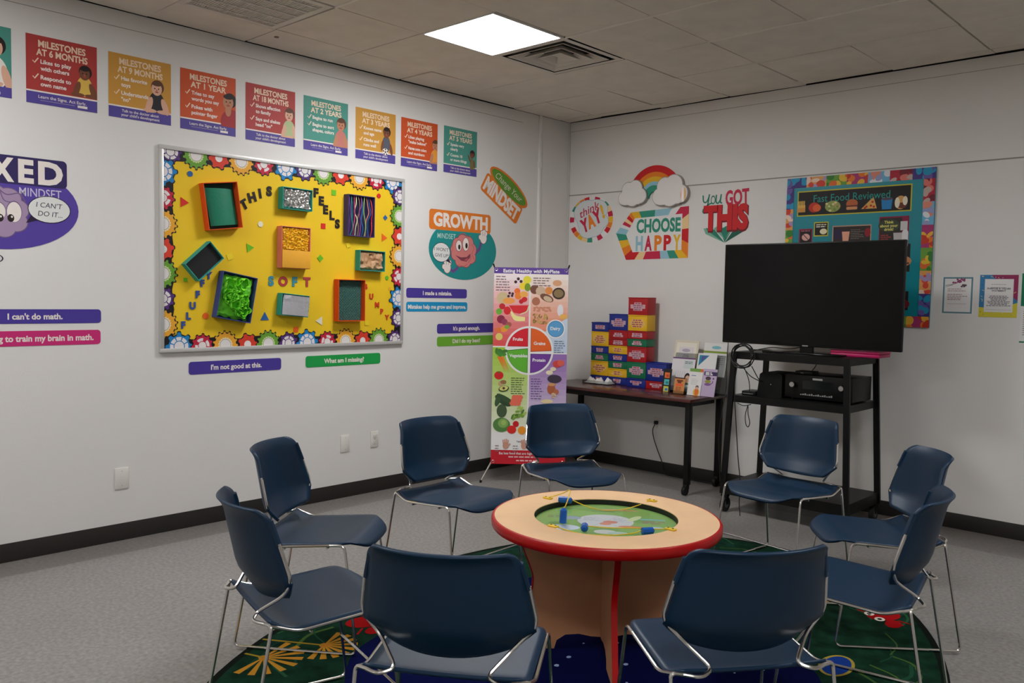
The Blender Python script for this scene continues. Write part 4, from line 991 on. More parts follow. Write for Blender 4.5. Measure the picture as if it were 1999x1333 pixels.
a.text('Eat less food that are high in solid fat and salt', bx(73), bz(361), .018, WHD, bold=.015, w=.45); a.lines(bx(18), bz(368), bx(128), 1, .01, .010, ink(236, 190, 190), 3, 'c'); a.lines(bx(40), bz(375), bx(105), 1, .01, .010, ink(236, 190, 190), 4, 'c')
gy = ink(130, 110, 116)
a.lines(bx(4), bz(18), bx(32), 6, .021, .008, gy, 1); a.lines(bx(77), bz(20), bx(112), 4, .019, .008, gy, 2); a.lines(bx(120), bz(142), bx(142), 6, .017, .007, ink(110, 120, 150), 5)
a.lines(bx(37), bz(215), bx(66), 8, .017, .007, ink(96, 120, 60), 6); a.lines(bx(76), bz(216), bx(102), 9, .019, .007, ink(106, 84, 140), 7)
a.lines(bx(8), bz(347), bx(20), 3, .02, .006, gy, 8); a.lines(bx(43), bz(347), bx(55), 3, .02, .006, gy, 9); a.text('Take action', bx(60), bz(338), .012, ink(60, 50, 50), bold=.02, maxw=.09)
a.build('lettering', t)
a = BArt(.0014)
def F(x, z, rx, rz, c, rot=0.0): a.ell(bx(x), bz(z), rx * KX, rz * KZ, ink(*c), rot, 18)
# fruit
for x, z in ((42.5, 28), (47.5, 22), (53, 27)): F(x, z, 3, 3, (60, 36, 50))
F(65, 24, 8, 8, (226, 214, 60)); F(57, 36, 7, 7, (236, 206, 50)); a.up(); F(66, 38, 6, 8, (120, 150, 40)); F(46, 46, 6, 6, (232, 110, 50)); F(48, 55, 7, 7, (236, 130, 50)); F(59, 52, 8, 6, (236, 170, 80)); F(18, 60, 12, 12, (206, 184, 140)); a.up(); F(30, 65, 12, 6, (240, 160, 80))
for x, z in ((31, 50), (36, 55), (29, 56), (37, 51)): F(x, z, 2.6, 2.6, (70, 44, 60))
F(60, 62, 6, 5, (206, 40, 44), .4); F(54, 66, 4.5, 4.5, (190, 36, 44)); F(17, 76, 6, 6, (196, 40, 48)); F(27, 84, 7, 8, (214, 40, 44)); F(11, 86, 6, 6, (110, 176, 60))
a.up(); a.poly([(bx(30), bz(74)), (bx(69), bz(73)), (bx(66), bz(84)), (bx(54), bz(90)), (bx(40), bz(88))], ink(216, 44, 52)); a.up(); a.curve([(bx(69), bz(74)), (bx(65), bz(85)), (bx(52), bz(91))], .008, ink(220, 216, 170)); a.up()
for k in range(3): a.curve([(bx(34 + k), bz(86 + 3 * k)), (bx(44), bz(95 + 3.4 * k)), (bx(62), bz(98 + k * 2))], .014, ink(238, 226, 150))
F(15, 101, 8, 8, (140, 40, 70)); F(22, 106, 6, 6, (150, 60, 90)); F(30, 111, 6, 5, (170, 90, 80)); F(22, 120, 8, 6, (236, 150, 60), .4); F(10, 122, 6, 5, (226, 120, 60)); F(12, 135, 7, 7, (222, 206, 110)); F(27, 116, 5, 4, (130, 170, 70))
# grains and dairy
F(80, 42, 9, 9, (120, 76, 60)); a.up(); F(92, 45, 10, 9, (206, 176, 150)); F(108, 44, 7.5, 7.5, (222, 140, 70)); F(124, 29, 9, 6, (216, 160, 120)); F(127, 49, 12.5, 11.5, (70, 54, 42)); a.up(); F(127, 49, 9.5, 8, (140, 116, 80)); F(104, 58, 14, 7, (120, 80, 60), -.4); a.up(); F(106, 60, 9, 5, (206, 180, 150), -.4); F(83, 65, 8, 8, (176, 110, 84))
rr = random.Random(5)
for k in range(24): F(rr.uniform(80, 112), rr.uniform(76, 84), 2.5, 2, (210, 140, 110))
for k in range(30): F(rr.uniform(79, 106), rr.uniform(90, 107), 3.2, 1.4, ((150, 116, 60), (196, 160, 90))[k % 2], rr.uniform(0, 3))
F(131, 82, 6, 12, (226, 220, 224)); F(137, 94, 8, 5, (232, 176, 90))
# vegetables
for k in range(4): a.poly([(bx(9 + 3 * k), bz(174)), (bx(12 + 3 * k), bz(173)), (bx(25 + 3 * k), bz(204))], ink(232, 118 + 6 * k, 44))
for k in range(7): F(8 + 2.6 * k, 163 + (k % 3) * 3, 3.4, 6, (70, 120 + 8 * (k % 3), 50), .3 * k)
F(13, 210, 9, 8, (206, 36, 36)); a.up(); F(13, 204, 3, 1.5, (60, 110, 40)); F(17, 226, 5, 5, (196, 160, 120)); F(22, 223, 6, 4, (150, 110, 70)); F(23, 236, 10.5, 6, (60, 80, 40), .2); a.up(); F(23, 235, 8.5, 4.6, (206, 204, 120), .2); F(23, 235, 2.6, 2.4, (90, 60, 40))
F(22, 259, 18, 7, (50, 74, 48), -.55); F(12, 258, 5, 13, (62, 90, 56), -.3); F(27, 256, 20, 5, (58, 84, 52), -.5); F(20, 279, 10, 13, (70, 90, 62))
for k in range(9): F(44 + 6 * (k % 3) - 2 * (k // 3), 252 + 6 * (k // 3), 5, 4.6, (232, 110, 86)) 
for k in range(22): F(rr.uniform(36, 66), rr.uniform(272, 294), 5, 2, ((120, 160, 60), (170, 196, 90), (80, 120, 50))[k % 3], rr.uniform(0, 1.2))
F(20, 306, 17, 14, (84, 130, 66)); a.up(); F(23, 303, 10, 9, (130, 170, 90)); F(24, 302, 5, 5, (160, 190, 100)); F(48, 304, 6, 6, (196, 30, 36)); F(40, 315, 9, 8, (216, 44, 38)); F(60, 316, 8, 8, (236, 150, 44))
# protein
F(127, 186, 9, 7, (206, 70, 66)); F(134, 184, 7, 6, (216, 96, 80)); F(119, 196, 6, 4, (226, 210, 180)); F(112, 203, 7, 4.4, (232, 220, 190)); F(122, 215, 14, 8, (64, 54, 70)); F(116, 235, 8, 10, (176, 96, 60)); a.up(); F(117, 226, 8, 3, (206, 150, 100)); F(126, 240, 5, 5, (186, 110, 80))
for k in range(10): F(rr.uniform(118, 130), rr.uniform(243, 252), 2, 1.6, (214, 180, 150))
F(108, 259, 12, 4, (226, 206, 160))
# hands in the footer box
for x0 in (26, 62):
    a.up(); F(x0 + 3, 346, 6, 7, (206, 150, 130))
    for k in range(4): a.stroke([(bx(x0 - 1.5 + 2.8 * k), bz(343)), (bx(x0 - 2.6 + 3.4 * k), bz(335 - (k % 3)))], .0095, ink(206, 150, 130))
    a.stroke([(bx(x0 + 8), bz(347)), (bx(x0 + 11.5), bz(342))], .009, ink(206, 150, 130))
a.build('food_print', t)
CHR = mat('chrome', (222, 219, 214), 0.24, metal=1.0)
BLKP = mat('black_plastic', (19, 18, 18), 0.45, spec=.3)
b = MB(); P = Vector((0, BHT * .45 * math.tan(tilt) + .06, .72))
for s in (-1, 1):
    top_ = Vector((s * BWD / 2, BHT * math.tan(tilt) + .006, BZ0 + BHT + .004)); b.tube([P, top_], .005, BLKP, 6)
    b.tube([top_, top_ + Vector((s * .008, -.004, .022))], .006, BLKP, 6)
b.build('cross_arm', t)
for s in (-1, 1):
    b = MB(); foot = Vector((s * (BWD / 2 + .075), -.03, .006)); b.tube([P, Vector((s * BWD / 2 * .98, .008, BZ0 + .012)), foot], .0065, CHR, 8); o_ = b.build('leg', t)
    b = MB(); b.cyl(foot + Vector((0, 0, -.006)), foot + Vector((-s * .004, 0, .014)), .010, BLKP, seg=10); b.build('rubber_foot', o_)
b = MB(); b.tube([P, Vector((0, .30, .008))], .0065, CHR, 8); b.build('leg', t)
for s in (-1, 1):
    for v in (.018, BHT - .018):
        b = MB(); c = Vector(bt(s * (BWD / 2 - .018), v, .002)); n = 14
        b.tube([c + Vector((.010 * math.cos(2 * PI * k / n), -.001, .010 * math.sin(2 * PI * k / n))) for k in range(n + 1)], .0022, CHR, 5); b.build('eyelet', t)

# ------------------------------------------------------------------ dark wood table against the back wall
TZ = .715
t = thing('side_table', 'dark mahogany table on black casters against the back wall', 'table', (.91, -.30, 0))
MAH = mat('mahogany', (84, 40, 38), 0.22, spec=.5, noise=.18, nscale=9.0); MAHE = mat('mahogany_edge', (60, 28, 28), .4)
b = MB(); b.box((-.745, -.265, TZ - .024), (.75, .275, TZ), MAH, .004); b.build('tabletop', t)
b = MB(); b.box((-.66, -.20, TZ - .07), (.67, .22, TZ - .025), BLKP, .003); b.build('apron', t)
BLKM = mat('black_metal', (15, 14, 14), 0.42, spec=.25)
for sx in (-1, 1):
    for sy in (-1, 1):
        px_, py_ = (-.66 if sx < 0 else .705), (-.205 if sy < 0 else .235)
        b = MB(); b.box((px_ - .021, py_ - .021, .075), (px_ + .021, py_ + .021, TZ - .025), BLKM, .004); lg = b.build('leg', t)
        b = MB(); b.cyl((px_ - .012, py_ - .022, .034), (px_ + .012, py_ - .022, .034), .034, BLKP, seg=20)
        b.box((px_ - .018, py_ - .03, .04), (px_ + .018, py_ + .014, .08), BLKP, .008); b.build('caster', lg)

# colour bins ---------------------------------------------------------------
CB = {'b': mat('bin_blue', (24, 44, 136), .4), 'y': mat('bin_yellow', (236, 184, 28), .4), 'r': mat('bin_red', (176, 20, 28), .4), 'g': mat('bin_green', (16, 112, 74), .4)}
LBW = ink(206, 168, 178); CN = {'b': 'blue', 'y': 'yellow', 'r': 'red', 'g': 'green'}
def book_bin(x0, x1, yf, dep, z0, z1, c, label, seed):
    w, h = x1 - x0, z1 - z0
    t = thing('storage_bin', label, 'storage bin', ((x0 + x1) / 2, yf, z0), group='stacked plastic storage bins')
    W = w / 2 - .001; T = .003; tp = .004; m = CB[c]; b = MB()
    def wall(p, q, r, s_): b.add([p, q, r, s_], [(0, 1, 2, 3)], m)
    hh = h - .0015
    b.box((-W + tp, tp, 0), (W - tp, dep - tp, T), m)                                     # floor
    b.box((-W + tp * .5, 0, 0.001), (W - tp * .5, T, hh), m, .0012); b.box((-W + tp * .5, dep - T, 0.001), (W - tp * .5, dep, hh), m, .0012)
    b.box((-W, T * .5, 0.001), (-W + T, dep - T * .5, hh), m, .0012); b.box((W - T, T * .5, 0.001), (W, dep - T * .5, hh), m, .0012)
    b.box((-W, -.004, hh - .009), (W, T, hh), m, .002); b.box((W - T, -.003, hh - .009), (W + .0008, dep, hh), m, .001); b.box((-W - .0008, -.003, hh - .009), (-W + T, dep, hh), m, .001)
    b.build('tray', t)
    a = Art(0.0008); rr = random.Random(seed)
    zc = h * .47; n = max(1, min(4, int(h / .028))); lab = LBW if c != 'y' else ink(232, 190, 120)
    for k in range(n):
        L = w * rr.uniform(.16, .30) if k in (0, n - 1) else w * rr.uniform(.32, .41); z = zc + (n - 1) * .0085 - k * .017
        a.rect(-L, z - .008, L, z + .008, lab); a.lines(-L * .88, z, L * .88, 1, .01, .008, ink(176, 60, 84) if k == 0 or c == 'y' else ink(150, 90, 110), seed * 7 + k, 'c')
    a.build('paper_label', t)
stacks = [
 ('leftmost stack', .391, .577, -.12, .10, [('b', .063), ('y', .125), ('g', .063), ('b', .063), ('y', .125), ('b', .080)]),
 ('second stack from the left', .579, .774, -.122, .10, [('b', .062), ('y', .073), ('g', .061), ('b', .062), ('y', .070), ('r', .056), ('r', .074), ('b', .137)]),
 ('tallest stack', .818, 1.008, -.185, .12, [('b', .075), ('g', .133), ('r', .127), ('g', .062), ('r', .066), ('y', .131), ('r', .144)]),
 ('short right-hand stack', 1.011, 1.205, -.187, .11, [('r', .066), ('b', .150)])]
order = {6: ['bottom', 'second from the bottom', 'third from the bottom', 'third from the top', 'second from the top', 'top'],
         8: ['bottom', 'second from the bottom', 'third from the bottom', 'fourth from the bottom', 'fourth from the top', 'third from the top', 'second from the top', 'top'],
         7: ['bottom', 'second from the bottom', 'third from the bottom', 'middle', 'third from the top', 'second from the top', 'top'], 2: ['bottom', 'top']}
sd = 0
for nm, x0, x1, yf, dep, bins in stacks:
    z = TZ
    for k, (c, h) in enumerate(bins):
        sd += 1; book_bin(x0, x1, yf, dep, z, z + h, c, '%s plastic bin, %s in the %s of bins' % (CN[c], order[len(bins)][k], nm), sd); z += h
# tray with folded tissues
t = thing('tray', 'shallow clear tray of crumpled white tissues before the leftmost bins', 'tray', (.545, -.195, TZ), .02)
CLR = clear('clear_plastic', (240, 242, 242))
b = MB()
b.box((-.135, -.06, 0), (.135, .06, .003), CLR); b.box((-.135, -.06, .003), (.135, -.057, .03), CLR); b.box((-.135, .057, .003), (.135, .06, .03), CLR); b.box((-.135, -.057, .003), (-.132, .057, .03), CLR); b.box((.132, -.057, .003), (.135, .057, .03), CLR)
b.build('tray_body', t)
WT = mat('white_tissue', (236, 233, 230), .8)
for k, (x, w_) in enumerate(((-.085, .08), (.0, .09), (.09, .075))):
    b = MB(); b.grid(lambda u, v: (x - w_ / 2 + w_ * u + .006 * hsh(round(u * 8), round(v * 8), k), -.05 + .1 * v, -.0 + .006 + .052 * math.sin(PI * min(1, max(0, u))) * math.sin(PI * v) * (.6 + .5 * hsh(round(u * 8), round(v * 8), k + 4))), 8, 8, WT, False); b.build('tissue', t)

# brochures -----------------------------------------------------------------
def holder(x, y, w, h, back, label, tilt_=.30, tiers=1):
    t = thing('brochure_holder', label, 'brochure holder', (x, y, TZ)); b = MB()
    b.box((-w / 2, -.005, .0), (w / 2, back, .003), CLR)
    dy = h * math.tan(tilt_)
    M = Matrix.Rotation(-tilt_, 4, 'X')
    b.box((-w / 2, .0, .004), (w / 2, .003, h), CLR, 0, Matrix.Translation((0, .0, 0)) @ M)
    b.box((-w / 2, -.03, .004), (w / 2, -.028, .045), CLR, 0, M); b.box((-w / 2, -.03, .004), (w / 2, .0, .007), CLR, 0, M)
    for s in (-1, 1): b.add([(s * w / 2, 0, 0), (s * w / 2, back, 0), (s * w / 2, dy * .98, h * .95)], [(0, 1, 2)], CLR)
    b.build('stand', t); return t
def leaflet(x, y, z, w, h, base, label, draw, tilt_=.30, yaw=0.0, n=5):
    t = thing('brochure', label, 'brochure', (x, y, z), group='brochures on the dark table', rot=(-tilt_, 0, yaw))
    sheet('booklet', -w / 2, 0, w / 2, h, base, t, t=.004); a = Art(.0042); draw(a, w, h); a.build('cover_print', t); return t
holder(1.355, -.205, .225, .32, .16, 'tall clear acrylic brochure holder beside the short bin stack')
holder(1.575, -.205, .215, .32, .16, 'tall clear acrylic brochure holder nearest the television cart')
def d_cream(a, w, h):
    a.rect(-w * .42, h * .05, w * .42, h * .93, ink(236, 230, 214)).up(); a.rect(-w * .3, h * .3, w * .32, h * .8, ink(226, 220, 220)).up(); a.ell(.0, h * .70, w * .17, h * .05, ink(180, 170, 186)); a.lines(-w * .15, h * .56, w * .2, 3, h * .05, .006, ink(150, 140, 160), 3, 'c'); a.rect(-w * .27, h * .28, -w * .06, h * .40, ink(120, 96, 80)); a.rect(w * .04, h * .28, w * .30, h * .40, ink(80, 64, 54))
def d_greentop(a, w, h):
    a.rect(-w / 2, h * .7, w / 2, h * .76, ink(130, 156, 50)).up(); a.ell(w * .02, h * .87, w * .2, h * .05, ink(130, 190, 200)); a.lines(-w * .02, h * .62, w * .42, 6, h * .06, .005, ink(170, 160, 160), 5)
def d_child(a, w, h):
    a.rect(-w / 2, h * .96, w / 2, h, ink(110, 70, 120)); a.rect(w * .02, h * .68, w * .42, h * .92, ink(206, 216, 214)); a.up(); a.lines(w * .06, h * .88, w * .4, 2, h * .045, .006, ink(110, 120, 130), 2)
    for k in range(5): a.stroke([(-w * .3 + k * w * .09, h * .3), (-w * .27 + k * w * .09, h * .6)], .003, ink(200, 186, 190))
    a.ell(w * .24, h * .40, w * .13, h * .15, HAIR); a.up(); a.ell(w * .25, h * .36, w * .10, h * .12, SK['l']); a.ell(w * .25, h * .12, w * .2, h * .14, ink(60, 110, 90)); a.ell(w * .27, h * .1, w * .12, h * .1, ink(190, 200, 206))
def d_tri(a, w, h):
    a.poly([(-w * .42, h * .94), (w * .1, h * .94), (-w * .42, h * .60)], ink(40, 140, 166)); a.up(); a.poly([(-w * .3, h * .9), (w * .0, h * .93), (-w * .3, h * .72)], ink(90, 90, 160)); a.lines(-w * .1, h * .5, w * .4, 4, h * .07, .005, ink(190, 186, 190), 3)
def d_giraffe(a, w, h):
    a.rect(-w / 2, h * .88, w * .3, h, ink(120, 166, 80)); a.rect(w * .3, h * .88, w / 2, h, ink(230, 120, 60)); a.up(); a.rect(-w * .34, h * .72, w * .0, h * .745, ink(90, 120, 180)); a.lines(-w * .3, h * .6, w * .35, 4, h * .06, .004, ink(190, 190, 196), 4)
    a.ell(w * .18, h * .12, w * .24, h * .14, ink(236, 190, 80)); a.up(); a.ell(w * .2, h * .14, w * .15, h * .16, ink(226, 120, 50)); a.ell(w * .2, h * .31, w * .12, h * .07, ink(70, 56, 50)); a.up(); a.ell(w * .2, h * .28, w * .09, h * .055, SK['l'])
def d_veg(a, w, h):
    a.rect(-w * .44, h * .76, w / 2, h * .90, ink(62, 46, 90)); a.lines(-w * .35, h * .86, w * .3, 2, h * .055, .009, WHD, 3)
    a.ell(-w * .1, h * .66, w * .2, h * .07, ink(80, 60, 70)); a.ell(-w * .1, h * .54, w * .22, h * .06, ink(150, 150, 60)); a.ell(-w * .1, h * .44, w * .24, h * .05, ink(130, 90, 150)); a.up(); a.curve([(w * .1, h * .46), (w * .24, h * .5), (w * .26, h * .58)], .005, ink(70, 50, 80)); a.ell(w * .28, h * .66, w * .06, h * .03, ink(70, 50, 80))
def d_orange(a, w, h):
    a.rect(-w / 2, h * .93, w / 2, h, ink(70, 30, 30)); a.up(); a.lines(-w * .3, h * .80, w * .3, 2, h * .1, .014, ink(120, 60, 40), 2, 'c'); a.rect(-w * .32, h * .46, w * .32, h * .62, ink(232, 100, 60)); a.up(); a.lines(-w * .3, h * .38, w * .3, 3, h * .08, .005, ink(150, 70, 40), 5)
def d_strip(a, w, h):
    for k, cset in enumerate(((ink(226, 120, 60), ink(206, 70, 50)), (ink(90, 190, 190), ink(50, 130, 140)), (ink(206, 206, 90), ink(60, 120, 190)))):
        z = h * (.72 - .3 * k); a.rect(-w * .3, z - h * .12, w * .3, z + h * .12, cset[0]); a.ell(w * .05, z - h * .02, w * .18, h * .06, cset[1])
YT = .22
leaflet(1.325, -.135, TZ + .14, .215, .27, ink(222, 212, 190), 'cream brochure at the back left of the brochure display', d_cream, YT)
leaflet(1.585, -.135, TZ + .14, .205, .26, ink(226, 224, 220), 'white brochure with green band and blue spot, back right of the display', d_greentop, YT)
leaflet(1.345, -.205, TZ + .012, .205, .265, ink(226, 222, 224), 'white brochure with purple top edge and dark-haired child', d_child, YT)
leaflet(1.545, -.190, TZ + .07, .165, .25, ink(230, 230, 228), 'white brochure with a teal corner triangle', d_tri, YT)
leaflet(1.525, -.300, TZ + .002, .115, .205, ink(230, 228, 224), 'white brochure with green and orange top and small orange figure at its foot', d_giraffe, YT)
leaflet(1.642, -.297, TZ + .002, .115, .21, ink(196, 176, 206), 'lavender brochure with a dark purple title band', d_veg, YT)
leaflet(1.253, -.262, TZ + .002, .075, .18, ink(40, 38, 38), 'narrow black card with orange, teal and yellow squares', d_strip, .15)
t = thing('card_holder', 'small clear acrylic holder for the orange card', 'card holder', (1.405, -.325, TZ)); b = MB()
b.box((-.055, -.012, 0), (.055, .06, .003), CLR); b.box((-.055, -.012, .003), (.055, -.009, .03), CLR); b.box((-.055, .012, 0), (.055, .015, .13), CLR, 0, Matrix.Rotation(-.22, 4, 'X')); b.build('stand', t)
leaflet(1.405, -.322, TZ + .005, .092, .125, ink(206, 140, 80), 'small orange card with dark brown edge in a clear holder', d_orange, .22)

# ------------------------------------------------------------------ television on its cart
CXc, CYc = 2.455, -.455
t = thing('av_cart', 'black metal rolling cart carrying the television', 'cart', (CXc, CYc, 0))
def shelf(z0, z1, hx, hy, nm):
    b = MB(); b.box((-hx, -hy, z0), (hx, hy, z0 + .004), BLKM); e = .003
    z_ = z0 if z1 > z0 else z1
    b.box((-hx, -hy, min(z0, z1)), (hx, -hy + e, max(z0, z1)), BLKM); b.box((-hx, hy - e, min(z0, z1)), (hx, hy, max(z0, z1)), BLKM)
    b.box((-hx, -hy + e, min(z0, z1)), (-hx + e, hy - e, max(z0, z1)), BLKM); b.box((hx - e, -hy + e, min(z0, z1)), (hx, hy - e, max(z0, z1)), BLKM); b.build(nm, t)
shelf(1.094, 1.05, .395, .245, 'top_shelf'); shelf(.798, .755, .395, .245, 'middle_shelf'); shelf(.188, .12, .43, .27, 'base_shelf')
for sx in (-1, 1):
    for sy in (-1, 1):
        b = MB(); x1, y1, x0, y0 = sx * .385, sy * .236, sx * .425, sy * .262; w = .019
        vs = []
        for (cx, cy, z) in ((x0, y0, .12), (x1, y1, 1.098)): vs += [(cx - w, cy - w * .5, z), (cx + w, cy - w * .5, z), (cx + w, cy + w * .5, z), (cx - w, cy + w * .5, z)]
        b.add(vs, [(3, 2, 1, 0), (4, 5, 6, 7), (0, 1, 5, 4), (1, 2, 6, 5), (2, 3, 7, 6), (3, 0, 4, 7)], BLKM); b.build('post', t)
        c = thing('caster', None, None); c.parent = t; c.location = (sx * .405, sy * .25 - (.012 if sy < 0 else -.0), 0)
        b = MB(); b.cyl((-.014, 0, .05), (.014, 0, .05), .0495, mat('caster_rubber', (30, 30, 30), .6), seg=24); b.cyl((-.016, 0, .05), (.016, 0, .05), .025, mat('caster_hub', (90, 90, 90), .5), seg=16); b.build('wheel', c)
        b = MB(); b.box((-.02, -.014, .05), (-.016, .014, .11), BLKM); b.box((.016, -.014, .05), (.02, .014, .11), BLKM); b.box((-.022, -.02, .104), (.022, .02, .12), BLKM); b.build('fork', c)

t = thing('television', 'large flat black television screen standing on the cart', 'television', (2.487, -.515, 1.146))
b = MB(); b.box((-.613, 0, 0), (.613, .028, .690), BLKP, .006); b.box((-.35, .028, .05), (.35, .06, .42), BLKP, .012); b.build('housing', t)
b = MB(); b.box((-.604, -.0015, .016), (.604, .001, .682), mat('screen_glass', (12, 11, 11), .2, spec=.2)); b.build('screen', t)
b = MB(); b.box((-.02, -.0025, .004), (.02, -.0005, .0105), mat('logo_silver', (180, 178, 176), .35, metal=.6)); b.build('logo_plate', t)
b = MB(); b.box((-.045, .015, -.046), (.045, .04, .03), BLKP, .004); b.box((-.27, -.075, -.0475), (.27, .16, -.036), mat('gloss_black', (14, 14, 14), .1), .005); b.build('stand', t)

t = thing('receiver', 'black audio receiver with knobs on the cart middle shelf', 'receiver', (2.62, -.46, .802))
b = MB(); b.box((-.225, -.14, .012), (.225, .17, .165), mat('receiver_black', (15, 14, 14), .4, spec=.25), .004); b.build('body', t)
for x in (-.165, .16):
    b = MB(); b.cyl((x, -.165, .10), (x, -.139, .10), .021, mat('gloss_black', (14, 14, 14), .1), seg=20); b.cyl((x, -.166, .10), (x, -.1655, .10), .016, CHR, seg=20); b.build('knob', t)
b = MB(); b.box((-.10, -.1415, .075), (.1, -.1395, .13), mat('display_dark', (20, 22, 22), .12)); b.build('display', t)
b = MB(); [b.box((-.115 + .0145 * k, -.1425, .034), (-.105 + .0145 * k, -.1395, .04 + .003 * (k % 3)), mat('button_grey', (150, 150, 150), .4)) for k in range(15)]; b.build('button_row', t)
b = MB(); b.box((-.035, -.1415, .137), (.03, -.1395, .149), mat('badge_white', (214, 214, 210), .4)); b.build('badge', t)
for s in (-1, 1):
    b = MB(); b.cyl((s * .18, -.1, 0), (s * .18, -.1, .012), .018, BLKP, seg=12); b.cyl((s * .18, .12, 0), (s * .18, .12, .012), .018, BLKP, seg=12); b.build('foot', t)
t = thing('set_top_box', 'small black device sitting on top of the receiver', 'set-top box', (2.50, -.50, .9675)); b = MB(); b.box((-.06, -.05, 0), (.06, .05, .02), BLKP, .004); b.build('body', t)
b = MB(); b.box((-.02, -.0515, .006), (.0, -.0495, .010), mat('button_grey', (150, 150, 150), .4)); b.build('indicator', t)
t = thing('subwoofer', 'rounded black speaker box left of the receiver on the cart', 'speaker', (2.292, -.50, .802)); b = MB()
b.prism([(-.09, 0), (.088, 0), (.088, .15), (.07, .162), (-.055, .162), (-.072, .15)], lambda u, v: (u, .12, v), lambda u, v: (u, -.11, v), mat('speaker_black', (13, 13, 13), .55, spec=.25)); b.build('body', t)
b = MB(); b.cyl((0.01, -.1125, .085), (0.01, -.1105, .085), .004, mat('button_grey', (150, 150, 150), .4), seg=10); b.build('logo_dot', t)
t = thing('router', 'flat dark box on the left end of the cart middle shelf', 'router', (2.15, -.56, .802)); b = MB(); b.box((-.05, -.07, 0), (.05, .07, .028), BLKP, .005); b.build('body', t)
b = MB(); b.box((-.04, -.0712, .008), (.035, -.0695, .013), mat('button_grey', (150, 150, 150), .4)); b.build('port_row', t)
t = thing('folder_case', 'magenta plastic case lying on the cart top under the television', 'case', (2.80, -.395, 1.0985)); b = MB(); MG = mat('magenta_plastic', (190, 24, 96), .35)
b.box((-.15, -.10, 0), (.16, .10, .022), MG, .006); b.build('base', t); b = MB(); b.box((-.152, -.102, .0225), (.162, .102, .040), MG, .006); b.build('lid', t)
# cables
def cable(label, paths, r=.0035, nm='cable'):
    b = MB()
    for p in paths: b.tube(spline(p), r, BLACKC, 6)
    tag(b.build(nm), label, 'cable', 'black cables around the cart')
yc = -.73
def coil(cx, cz, rx, rz, turns, seed):
    rr = random.Random(seed); pts = []
    for k in range(turns * 12):
        an = 2 * PI * k / 12; g = 1 + .12 * math.sin(k * .7); pts.append((cx + rx * g * math.cos(an), yc + rr.uniform(-.018, .008), cz + rz * g * math.sin(an)))
    return pts
cable('coiled bundle of black cable hung over the cart top at left', [coil(2.155, 1.075, .075, .075, 6, 1)], .0042, 'cable_coil')
cable('thin black cable hanging from the left end of the television', [[(1.915, -.50, 1.15), (1.92, -.52, 1.05), (1.935, -.55, .93), (1.965, -.6, .83), (2.01, -.72, .70), (2.0, -.74, .5), (2.02, -.74, .2)]], .003)
cable('black cable dropping from the coil past the middle shelf to the floor', [[(2.115, yc, 1.01), (2.105, -.735, .9), (2.11, -.74, .78), (2.125, -.735, .6), (2.145, -.735, .40), (2.17, -.738, .22), (2.18, -.76, .09), (2.2, -.78, .005)]], .0035)
cable('black cable from the coil down to the router', [[(2.165, yc, 1.0), (2.185, -.70, .92), (2.175, -.66, .85), (2.16, -.64, .822)]], .003)
cable('pair of black cables from the coil to the speaker box', [[(2.155, yc, 1.0), (2.2, -.70, .94), (2.235, -.62, .90)], [(2.22, yc, 1.01), (2.24, -.66, .92), (2.25, -.60, .9)]], .003)
cable('black cables draped behind the television stand to the coil', [[(2.21, yc + .01, 1.11), (2.3, -.62, 1.135), (2.40, -.56, 1.13), (2.47, -.47, 1.15)], [(2.2, yc + .01, 1.12), (2.28, -.64, 1.115), (2.36, -.6, 1.11), (2.44, -.4, 1.112)]], .003)
cable('black cable looped below the cart middle shelf', [[(2.11, -.70, .75), (2.16, -.71, .738), (2.21, -.70, .75)], [(2.195, -.715, .745), (2.182, -.72, .68), (2.188, -.722, .62), (2.205, -.722, .60), (2.215, -.72, .63), (2.2, -.718, .69), (2.197, -.715, .742)]], .003)
cable('short black cable from the cart top down to the small device', [[(2.545, -.45, 1.05), (2.54, -.46, 1.02), (2.525, -.48, .988)]], .003)
